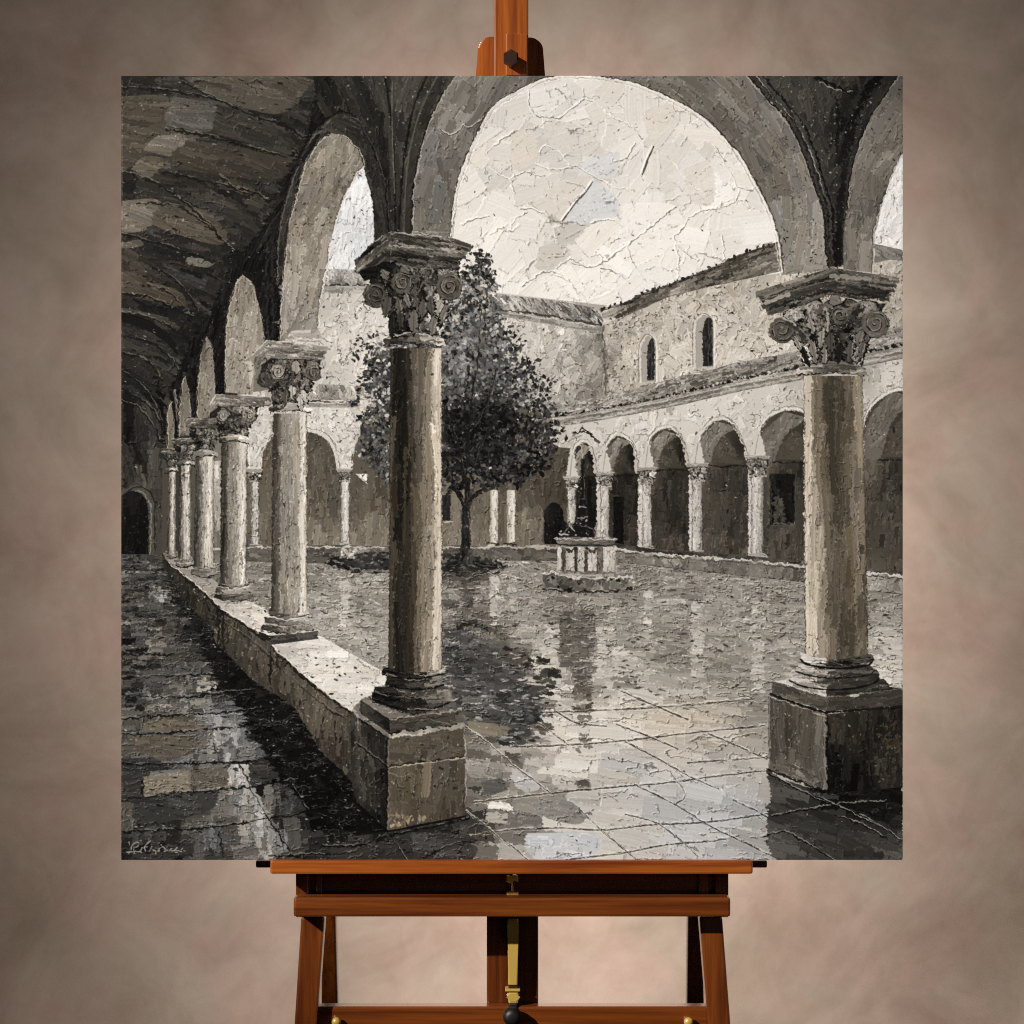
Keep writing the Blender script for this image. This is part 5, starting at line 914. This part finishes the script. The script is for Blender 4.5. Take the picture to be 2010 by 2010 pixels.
line([(1512, 1362), (1560, 1380), (1622, 1400)], 5, 10, .9, .05); line([(1510, 1366), (1560, 1384), (1620, 1406)], 2.4, 195, .8, .45, 1.1); line([(1622, 1398), (1772, 1387)], 5, 10, .9, .1); line([(1618, 1406), (1619, 1548)], 4, 150, .7, .4, 1); line([(1624, 1406), (1625, 1552)], 4, 8, .85, .15); line([(1509, 1366), (1509, 1508)], 3, 150, .7, .5, 1); line([(1702, 1400), (1703, 1480), (1712, 1540)], 3, 10, .8, .3)
line([(1508, 1510), (1560, 1530), (1622, 1554)], 4, 12, .85, .2); line([(1530, 1522), (1580, 1540)], 2.4, 190, .7, .4, 1)
# last loose touches of torn paint and painted glints over everything
allr = Reg(0, 0, np.ones((NY, NX), F))
flecks(allr, 700, 12, 40, 1.6, 2.2, .2); flecks(allr, 420, 150, 215, 1.5, 2.2, 1.3)
fine = noise(2.2, 2.2, 201) * .6 + noise(5, 3, 202) * .4
T *= 1 + .022 * fine
T = np.clip(T * (1 - .26 * np.exp(-T / 75)), 4, 248)
Hm = np.clip(Hm, -1.2, 3.2) + .07 * fine


def blur3(a):
    a = (np.roll(a, 1, 0) + 2 * a + np.roll(a, -1, 0)) / 4
    return (np.roll(a, 1, 1) + 2 * a + np.roll(a, -1, 1)) / 4


Hm = blur3(Hm)
k_ = np.clip(1 - T / 330, .2, 1) * np.clip(Wm, -1.2, 3)
RGB = np.stack([T * (1 + .058 * k_), T * (1 - .008 * k_), T * (1 - .112 * k_)], -1)
RGB = np.clip(RGB, 0, 255) / 255
KEY, FILL, BACK, AMB = 8500.0, 10.0, 33.0, 0.013
# ---------------------------------------------------------------------------
# 2. THE STUDIO: canvas, easel, backdrop, lamps, camera
# ---------------------------------------------------------------------------
import bpy, bmesh
from mathutils import Vector

scene = bpy.context.scene
COL = scene.collection
S = 1.0 / (U1 - U0)            # metres per photograph pixel in the canvas plane (canvas 1.00 m wide)
DCAM, ZC = 3.0, 1.25           # camera distance to the canvas, camera height


def at(u, v, y=0.0):
    k = S * (DCAM + y) / DCAM
    return Vector(((u - 1005) * k, y, ZC + (1005 - v) * k))


def srgb(r, g, b):
    f = lambda c: c / 12.92 if c <= 0.04045 else ((c + 0.055) / 1.055) ** 2.4
    return (f(r / 255), f(g / 255), f(b / 255), 1)


def empty(name, loc, label, cat):
    o = bpy.data.objects.new(name, None)
    COL.objects.link(o)
    o.location = loc
    o['label'], o['category'] = label, cat
    o.empty_display_size = 0.1
    return o


def obj(name, bm, mat, parent=None, smooth=False):
    me = bpy.data.meshes.new(name)
    bmesh.ops.recalc_face_normals(bm, faces=bm.faces)
    bm.to_mesh(me)
    bm.free()
    me.materials.append(mat)
    if smooth:
        me.polygons.foreach_set('use_smooth', [True] * len(me.polygons))
    o = bpy.data.objects.new(name, me)
    COL.objects.link(o)
    if parent:
        o.parent = parent
        o.matrix_parent_inverse = parent.matrix_basis.inverted()
    return o


def prism(front, depth, bev=0.003, bm=None, seg=2):
    """a solid whose front outline is given as world points, pushed back along y"""
    own = bm is None
    b = bmesh.new()
    f = [b.verts.new(p) for p in front]
    k = [b.verts.new((p[0], p[1] + depth, p[2])) for p in front]
    b.faces.new(f)
    b.faces.new(k[::-1])
    n = len(f)
    for i in range(n):
        b.faces.new((f[i], k[i], k[(i + 1) % n], f[(i + 1) % n]))
    if bev:
        bmesh.ops.bevel(b, geom=list(b.edges), offset=bev, segments=seg, affect='EDGES', profile=0.6)
    if own:
        return b
    me = bpy.data.meshes.new('tmp')
    b.to_mesh(me)
    b.free()
    bm.from_mesh(me)
    bpy.data.meshes.remove(me)
    return bm


def pbox(u0, v0, u1, v1, y, depth, bev=0.003, bm=None):
    return prism([at(u0, v0, y), at(u1, v0, y), at(u1, v1, y), at(u0, v1, y)], depth, bev, bm)


def lathe(c, prof_, n=28, axis='z', bm=None):
    """prof_: [(radius, offset)...] round an axis through c"""
    bm = bm or bmesh.new()
    rings = []
    for r, h in prof_:
        ring = []
        for i in range(n):
            t = 2 * math.pi * (i + (.5 if n == 6 else 0)) / n
            a, b = r * math.cos(t), r * math.sin(t)
            p = (c[0] + a, c[1] + b, c[2] + h) if axis == 'z' else (c[0] + a, c[1] + h, c[2] + b)
            ring.append(bm.verts.new(p))
        rings.append(ring)
    for p, q in zip(rings, rings[1:]):
        for i in range(n):
            bm.faces.new((p[i], p[(i + 1) % n], q[(i + 1) % n], q[i]))
    bm.faces.new(rings[0][::-1])
    bm.faces.new(rings[-1])
    return bm


# ---- materials -----------------------------------------------------------------
def mat(name):
    m = bpy.data.materials.new(name)
    m.use_nodes = True
    nt = m.node_tree
    return m, nt, nt.nodes['Principled BSDF'], lambda a, b: nt.links.new(a, b)


def ramp(nt, stops):
    r = nt.nodes.new('ShaderNodeValToRGB')
    e = r.color_ramp.elements
    while len(e) < len(stops):
        e.new(0.5)
    for el, (p, c) in zip(e, stops):
        el.position, el.color = p, c
    return r


def wood(name, horizontal, tone=1.0, seed=0.0):
    m, nt, p, ln = mat(name)
    tc = nt.nodes.new('ShaderNodeTexCoord')
    mp = nt.nodes.new('ShaderNodeMapping')
    mp.inputs['Scale'].default_value = (2.2, 34, 46) if horizontal else (46, 34, 2.2)
    mp.inputs['Location'].default_value = (seed, seed * 1.7, seed * .6)
    ln(tc.outputs['Object'], mp.inputs['Vector'])
    n1 = nt.nodes.new('ShaderNodeTexNoise')
    n1.inputs['Scale'].default_value, n1.inputs['Detail'].default_value, n1.inputs['Distortion'].default_value = 1.0, 5, 0.5
    n1.inputs['Roughness'].default_value = 0.62
    ln(mp.outputs[0], n1.inputs['Vector'])
    mp2 = nt.nodes.new('ShaderNodeMapping')
    mp2.inputs['Scale'].default_value = (9, 260, 300) if horizontal else (300, 260, 9)
    ln(tc.outputs['Object'], mp2.inputs['Vector'])
    n2 = nt.nodes.new('ShaderNodeTexNoise')
    n2.inputs['Scale'].default_value, n2.inputs['Detail'].default_value = 1.0, 3
    ln(mp2.outputs[0], n2.inputs['Vector'])
    mx = nt.nodes.new('ShaderNodeMath')
    mx.operation = 'MULTIPLY_ADD'
    ln(n2.outputs['Fac'], mx.inputs[0])
    mx.inputs[1].default_value = 0.28
    ln(n1.outputs['Fac'], mx.inputs[2])
    t = tone
    r = ramp(nt, [(0.36, (.085 * t, .014 * t, .0025 * t, 1)), (0.55, (.20 * t,  .041 * t, .006 * t, 1)), (0.72, (.35 * t, .084 * t, .0105 * t, 1)), (0.9, (.46 * t, .138 * t, .020 * t, 1))])
    ln(mx.outputs[0], r.inputs['Fac'])
    ln(r.outputs['Color'], p.inputs['Base Color'])
    p.inputs['Roughness'].default_value = 0.32
    p.inputs['Coat Weight'].default_value = 0.45
    p.inputs['Coat Roughness'].default_value = 0.16
    b = nt.nodes.new('ShaderNodeBump')
    b.inputs['Strength'].default_value, b.inputs['Distance'].default_value = 0.25, 0.001
    ln(n2.outputs['Fac'], b.inputs['Height'])
    ln(b.outputs[0], p.inputs['Normal'])
    return m


def metal(name, col, rough):
    m, nt, p, ln = mat(name)
    n = nt.nodes.new('ShaderNodeTexNoise')
    n.inputs['Scale'].default_value = 60
    r = ramp(nt, [(0.3, tuple(c * .8 for c in col[:3]) + (1,)), (0.7, col)])
    ln(n.outputs['Fac'], r.inputs['Fac'])
    ln(r.outputs['Color'], p.inputs['Base Color'])
    p.inputs['Metallic'].default_value, p.inputs['Roughness'].default_value = .35, rough
    return m


WV, WH = wood('varnished_wood_upright', False, .9), wood('varnished_wood_lengthwise', True, .95)
WF, WL = wood('dimmed_wood_lengthwise', True, .5, 2.2), wood('dimmed_wood_upright', False, .46, 4.4)  # easel wood darkened: weaker light below the tray put into the colour
WD = wood('shaded_wood_lengthwise', True, .3, 3.1)  # same wood, darker still: shade behind the tray painted into its tone
WDV = wood('shaded_wood_upright', False, .36, 5.2)  # upright copy, shade on post and rear legs painted into its tone
BRASS = metal('brass', (.80, .52, .12, 1), .30)
m, nt, p, ln = mat('black_plastic')
n = nt.nodes.new('ShaderNodeTexNoise')
n.inputs['Scale'].default_value = 90
r = ramp(nt, [(0.3, (.003, .0025, .002, 1)), (0.7, (.006, .005, .004, 1))])
ln(n.outputs['Fac'], r.inputs['Fac'])
ln(r.outputs['Color'], p.inputs['Base Color'])
p.inputs['Roughness'].default_value = .5
BLACK = m
m, nt, p, ln = mat('dark_turned_wood')
n = nt.nodes.new('ShaderNodeTexNoise')
n.inputs['Scale'].default_value = 40
r = ramp(nt, [(0.3, (.018, .006, .002, 1)), (0.7, (.036, .012, .004, 1))])
ln(n.outputs['Fac'], r.inputs['Fac'])
ln(r.outputs['Color'], p.inputs['Base Color'])
p.inputs['Roughness'].default_value = .4
KNOB = m

m, nt, p, ln = mat('oil_paint')
a = nt.nodes.new('ShaderNodeAttribute')
a.attribute_name = 'paint'
ln(a.outputs['Color'], p.inputs['Base Color'])
p.inputs['Roughness'].default_value = .36
p.inputs['Specular IOR Level'].default_value = .22
PAINT = m
m, nt, p, ln = mat('primed_canvas')
n = nt.nodes.new('ShaderNodeTexNoise')
n.inputs['Scale'].default_value = 300
r = ramp(nt, [(0.3, (.42, .40, .36, 1)), (0.7, (.55, .53, .48, 1))])
ln(n.outputs['Fac'], r.inputs['Fac'])
ln(r.outputs['Color'], p.inputs['Base Color'])
p.inputs['Roughness'].default_value = .9
LINEN = m
PINE = wood('stretcher_pine', False, 1.6, 8.0)

# ---- the painting: relief of paint on a stretched canvas -------------------------
W_M, H_M = 1.0, (V1 - V0) * S
painting = empty('painting', at(1005, 1688), 'unframed square painting of a rainy cloister courtyard in sepia tones, standing on the easel', 'painting')
lin = np.where(RGB <= 0.04045, RGB / 12.92, ((RGB + 0.055) / 1.055) ** 2.4).astype(F)
RELIEF = 0.00027
xs = (np.arange(NX, dtype=F) / (NX - 1) - .5) * W_M
zs = float(at(0, V0)[2]) - np.arange(NY, dtype=F) / (NY - 1) * H_M
hh = Hm.copy()
hh[:2] = hh[-2:] = 0
hh[:, :2] = hh[:, -2:] = 0
co = np.empty((NY, NX, 3), F)
co[..., 0] = xs[None, :] + float(at(1005, 0)[0])
co[..., 1] = -hh * RELIEF
co[..., 2] = zs[:, None]
me = bpy.data.meshes.new('painted_canvas')
nq = (NX - 1) * (NY - 1)
me.vertices.add(NX * NY)
me.vertices.foreach_set('co', co.ravel())
ii = (np.arange(NY - 1, dtype=np.int32)[:, None] * NX + np.arange(NX - 1, dtype=np.int32)[None, :]).ravel()
me.loops.add(nq * 4)
me.loops.foreach_set('vertex_index', np.stack([ii, ii + NX, ii + NX + 1, ii + 1], 1).ravel().astype(np.int32))
me.polygons.add(nq)
me.polygons.foreach_set('loop_start', np.arange(0, nq * 4, 4, dtype=np.int32))
me.polygons.foreach_set('use_smooth', np.ones(nq, bool))
at_ = me.color_attributes.new('paint', 'FLOAT_COLOR', 'POINT')
at_.data.foreach_set('color', np.concatenate([lin, np.ones((NY, NX, 1), F)], -1).ravel())
me.materials.append(PAINT)
me.update(calc_edges=True)
me.validate()
o = bpy.data.objects.new('painted_canvas', me)
COL.objects.link(o)
o.parent = painting
o.matrix_parent_inverse = painting.matrix_basis.inverted()
x0, x1 = -W_M / 2, W_M / 2
z1 = float(at(0, V0)[2])
z0 = z1 - H_M
D = 0.022
bm = bmesh.new()                                   # the canvas folded round the four sides
q = [(x0, z0), (x1, z0), (x1, z1), (x0, z1)]
f_ = [bm.verts.new((a, 0, b)) for a, b in q]
k_ = [bm.verts.new((a, D, b)) for a, b in q]
i_ = [bm.verts.new((a * .93, D, ZC + (b - ZC) * .93)) for a, b in q]
for i in range(4):
    j = (i + 1) % 4
    bm.faces.new((f_[i], f_[j], k_[j], k_[i]))
    bm.faces.new((k_[i], k_[j], i_[j], i_[i]))
obj('canvas_edge', bm, LINEN, painting)
for a0, b0, a1, b1 in ((x0 + .003, z0 + .003, x1 - .003, z0 + .045), (x0 + .003, z1 - .045, x1 - .003, z1 - .003), (x0 + .003, z0 + .046, x0 + .045, z1 - .046), (x1 - .045, z0 + .046, x1 - .003, z1 - .046)):
    obj('stretcher_bar', prism([(a0, .003, b0), (a1, .003, b0), (a1, .003, b1), (a0, .003, b1)], .017, .001), PINE, painting)

# ---- the easel -------------------------------------------------------------------
easel = empty('easel', (0, .1, 0), 'varnished reddish brown wooden studio easel with brass fittings holding up the painting', 'easel')
FT = 3130                                          # the floor, in photograph pixels below the frame
obj('mast', pbox(969.5, -420, 1037, 1690, .0235, .026, .0022), WV, easel)
c = [(934, 149), (938, 95)] + [(938 + 27 * (1 - math.cos(t)), 95 - 23 * math.sin(t)) for t in np.linspace(.15, 1.5, 8)] + [(1002, 72)]
c = c + [(2004 - x, y + (1.5 if y < 120 else 0)) for x, y in c[::-1][1:]] + [(1075, 420), (928, 420)]
obj('clamp_plate', prism([at(x, y, .050) for x, y in c], .022, .0025), WV, easel)
sb = obj('slider_block', pbox(993.5, 66, 1035, 147.5, .0197, .02, .0012), WV, easel)
kb = bmesh.new()
kc = at(1003, 113, .0)
lathe((kc[0], 0, kc[2]), [(.007, .0195), (.007, .0145), (.0104, .014), (.0108, -.001), (.0085, -.0055)], 6, 'y', kb)
obj('clamp_knob', kb, KNOB, easel)
obj('tray', pbox(530, 1688.6, 1478, 1716, -.007, .05, .003), WH, easel)
obj('tray_back', pbox(502, 1689.5, 1506, 1703.5, .045, .022, .002), WD, easel)
obj('apron', pbox(606, 1710, 1404, 1790, .050, .02, .001), WD, easel)
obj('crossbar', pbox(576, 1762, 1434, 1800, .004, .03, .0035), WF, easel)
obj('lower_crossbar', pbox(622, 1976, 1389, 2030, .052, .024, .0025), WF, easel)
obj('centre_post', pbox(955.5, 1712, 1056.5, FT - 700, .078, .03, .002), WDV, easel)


def leg(top, foot, v0, v1, y0, y1, depth, m_):
    (a0, b0), (a1, b1) = top, foot
    f = lambda v: (v - v0) / (v1 - v0)
    q = [at(a0, v0, y0), at(b0, v0, y0), at(b1, v1, y1), at(a1, v1, y1)]
    return obj('leg', prism(q, depth, .003), m_, easel)


def ext(p0, p1, v0, v1, ve):
    k = (ve - v0) / (v1 - v0)
    return p0 + (p1 - p0) * k


LEG_END = 2010 + (FT - 2010)
kk = (DCAM + .036) / DCAM
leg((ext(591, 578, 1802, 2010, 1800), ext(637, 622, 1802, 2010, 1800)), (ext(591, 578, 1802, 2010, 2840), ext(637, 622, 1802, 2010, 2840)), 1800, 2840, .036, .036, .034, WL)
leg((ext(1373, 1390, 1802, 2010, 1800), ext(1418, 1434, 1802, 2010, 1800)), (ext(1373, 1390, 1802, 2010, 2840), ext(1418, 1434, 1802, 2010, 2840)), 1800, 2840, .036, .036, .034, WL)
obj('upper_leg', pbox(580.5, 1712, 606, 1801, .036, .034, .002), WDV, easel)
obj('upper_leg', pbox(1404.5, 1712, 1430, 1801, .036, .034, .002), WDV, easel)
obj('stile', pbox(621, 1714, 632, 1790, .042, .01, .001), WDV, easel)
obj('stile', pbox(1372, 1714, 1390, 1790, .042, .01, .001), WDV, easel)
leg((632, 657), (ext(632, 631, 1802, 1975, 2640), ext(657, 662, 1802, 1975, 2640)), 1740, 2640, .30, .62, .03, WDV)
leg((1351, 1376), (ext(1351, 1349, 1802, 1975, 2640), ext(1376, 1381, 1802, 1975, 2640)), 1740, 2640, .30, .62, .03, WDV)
for u_ in (660.5, 1351.5):
    c_ = at(u_, 2006, .045)
    obj('brass_stud', lathe((c_[0], .0525, c_[2]), [(.0035, 0), (.0035, -.004), (.0062, -.006), (.0060, -.010), (.003, -.0125)], 20, 'y'), BRASS, easel, True)
# brass height rod of the tray
rod_b = prism([at(x, y, .056) for x, y in ((996.5, 1803), (1017.5, 1803), (1018, 1812), (1015.5, 1816), (1015.8, 1934), (997.5, 1934), (998, 1816), (995.5, 1812))], .012, .0018)
rod = obj('height_rod', rod_b, BRASS, easel)
obj('collar', pbox(991.5, 1942, 1021, 1946.5, .052, .022, .001), BRASS, rod)
obj('sleeve', prism([at(x, y, .054) for x, y in ((996, 1946), (1018, 1946), (1016.5, 1957), (1018, 1970), (997, 1970), (998.5, 1957))], .018, .003), BRASS, rod)
obj('sleeve', pbox(998, 1934, 1016, 1943, .058, .012, .001), KNOB, rod)
hk = bmesh.new()
prism([at(x, y, .030) for x, y in ((994, 1720), (999, 1719.5), (1002, 1722), (1006, 1718.5), (1013, 1718), (1017.5, 1721), (1017.5, 1731), (1013.5, 1731), (1012.5, 1727), (1008, 1727), (1005, 1734), (1000.5, 1732), (994, 1732))], .016, .0012, hk)
prism([at(x, y, .034) for x, y in ((1003.5, 1732), (1006.5, 1732), (1008.5, 1753), (1003, 1753))], .01, .0008, hk)
obj('hook', hk, BRASS, rod)
obj('catch_plate', pbox(994.5, 1750.5, 1018, 1764, .030, .018, .0015), BRASS, rod)
kc = at(1006, 1996, .0)
bk = lathe((at(1006, 1996, .035)[0], 0, at(1006, 1996, .035)[2]), [(.004, .052), (.0085, .048), (.0118, .042), (.0122, .034), (.0098, .028), (.005, .0262)], 26, 'y')
obj('tightening_knob', bk, BLACK, easel, True)
obj('knob_stem', pbox(998, 1970, 1015.5, 1987, .050, .012, .002), BLACK, easel)

# ---- backdrop and floor --------------------------------------------------------------
m, nt, p, ln = mat('mottled_muslin')
tc = nt.nodes.new('ShaderNodeTexCoord')


def nz(scale, detail, rough=.55, dist=0.0, off=(0, 0, 0)):
    mp = nt.nodes.new('ShaderNodeMapping')
    mp.inputs['Location'].default_value = off
    ln(tc.outputs['Object'], mp.inputs['Vector'])
    n = nt.nodes.new('ShaderNodeTexNoise')
    n.inputs['Scale'].default_value, n.inputs['Detail'].default_value = scale, detail
    n.inputs['Roughness'].default_value, n.inputs['Distortion'].default_value = rough, dist
    ln(mp.outputs[0], n.inputs['Vector'])
    return n


big, mid = nz(2.6, 8, .64, 1.0), nz(9.0, 8, .72, .6, (3, 1, 7))
hue = nz(4.2, 3, .6, .4, (9, 4, 2))
ad = nt.nodes.new('ShaderNodeMath')
ad.operation = 'MULTIPLY_ADD'
ln(mid.outputs['Fac'], ad.inputs[0])
ad.inputs[1].default_value = .5
ln(big.outputs['Fac'], ad.inputs[2])
r1 = ramp(nt, [(0.50, (.310, .226, .174, 1)), (1.0, (.490, .388, .318, 1))])
ln(ad.outputs[0], r1.inputs['Fac'])
r2 = ramp(nt, [(0.40, (.965, 1.0, .97, 1)), (0.62, (1.035, .982, .975, 1))])
ln(hue.outputs['Fac'], r2.inputs['Fac'])
mu = nt.nodes.new('ShaderNodeMix')
mu.data_type, mu.blend_type = 'RGBA', 'MULTIPLY'
mu.inputs[0].default_value = 1.0
ln(r1.outputs['Color'], mu.inputs[6])
ln(r2.outputs['Color'], mu.inputs[7])
ln(mu.outputs[2], p.inputs['Base Color'])
p.inputs['Roughness'].default_value = .95
p.inputs['Specular IOR Level'].default_value = .1
MUSLIN = m
BD = 2.2
bm = bmesh.new()
prof_ = [(BD, 4.2), (BD, 2.0), (BD, .35)] + [(BD - .3 + .3 * math.cos(t), .3 - .294 * math.sin(t) + .004) for t in np.linspace(.1, 1.57, 10)] + [(BD - .9, .0095)]
rows = [[bm.verts.new((x, y, z)) for x in np.linspace(-3.6, 3.6, 13)] for y, z in prof_]
for a_, b_ in zip(rows, rows[1:]):
    for i in range(12):
        bm.faces.new((a_[i], a_[i + 1], b_[i + 1], b_[i]))
bd = obj('backdrop', bm, MUSLIN, None, True)
bd['kind'] = 'structure'
bd['label'] = 'mottled grey brown muslin studio backdrop hanging behind the easel'
m, nt, p, ln = mat('studio_floor')
n = nt.nodes.new('ShaderNodeTexNoise')
n.inputs['Scale'].default_value = 6
r = ramp(nt, [(0.3, (.10, .085, .075, 1)), (0.7, (.15, .13, .115, 1))])
ln(n.outputs['Fac'], r.inputs['Fac'])
ln(r.outputs['Color'], p.inputs['Base Color'])
p.inputs['Roughness'].default_value = .6
bm = bmesh.new()
vs = [bm.verts.new(q_) for q_ in ((-8, -9, 0), (8, -9, 0), (8, 4, 0), (-8, 4, 0))]
bm.faces.new(vs)
fl = obj('floor', bm, m)
fl['kind'] = 'structure'
fl['label'] = 'plain studio floor under the easel'


# ---- lamps, world, camera ----------------------------------------------------------------
def area(name, loc, tgt, size, power, col):
    l = bpy.data.lights.new(name, 'AREA')
    l.shape, l.size, l.energy, l.color = 'DISK', size, power, col
    o = bpy.data.objects.new(name, l)
    COL.objects.link(o)
    o.location = loc
    o.rotation_euler = (Vector(tgt) - Vector(loc)).to_track_quat('-Z', 'Y').to_euler()
    return o


kl = bpy.data.lights.new('key_spot', 'SPOT')
kl.energy, kl.color, kl.spot_size, kl.spot_blend, kl.shadow_soft_size = KEY, (1, .955, .90), math.radians(7.5), .06, .1
ko = bpy.data.objects.new('key_spot', kl)
COL.objects.link(ko)
ko.location = (-7.6, -6.4, 6.4)
ko.rotation_euler = (Vector((0, 0, 1.26)) - Vector(ko.location)).to_track_quat('-Z', 'Y').to_euler()
area('added_fill_light', (2.6, -5.0, 1.8), (0, 0, 1.2), 2.0, FILL, (1, .97, .94))  # unseen lamp added to lift the shadows from the front right
bo = area('backdrop_striplight', (.10, BD - .8, 1.2), (.10, BD, 1.2), .14, BACK, (1, .965, .945))
bo.data.shape, bo.data.size_y = 'RECTANGLE', 1.16
w = bpy.data.worlds.new('World')
scene.world = w
w.use_nodes = True
bg = w.node_tree.nodes['Background']
bg.inputs['Color'].default_value = (1, .84, .70, 1)
bg.inputs['Strength'].default_value = AMB
cam = bpy.data.cameras.new('camera')
cam.sensor_width = 36
cam.lens = 36 * DCAM / (2010 * S)
cam.clip_end = 60
cam.clip_start = .05
cam.dof.use_dof = True
cam.dof.focus_distance = DCAM
cam.dof.aperture_fstop = 9
co_ = bpy.data.objects.new('camera', cam)
COL.objects.link(co_)
co_.location = (0, -DCAM, ZC)
co_.rotation_euler = (math.pi / 2, 0, 0)
scene.camera = co_
vs_ = scene.view_settings
vs_.view_transform, vs_.look, vs_.exposure, vs_.gamma, vs_.use_curve_mapping = 'Standard', 'None', 0, 1, False
scene.cycles.pixel_filter_type = 'BLACKMAN_HARRIS'
scene.cycles.filter_width = 1.05
scene.cycles.use_denoising = False
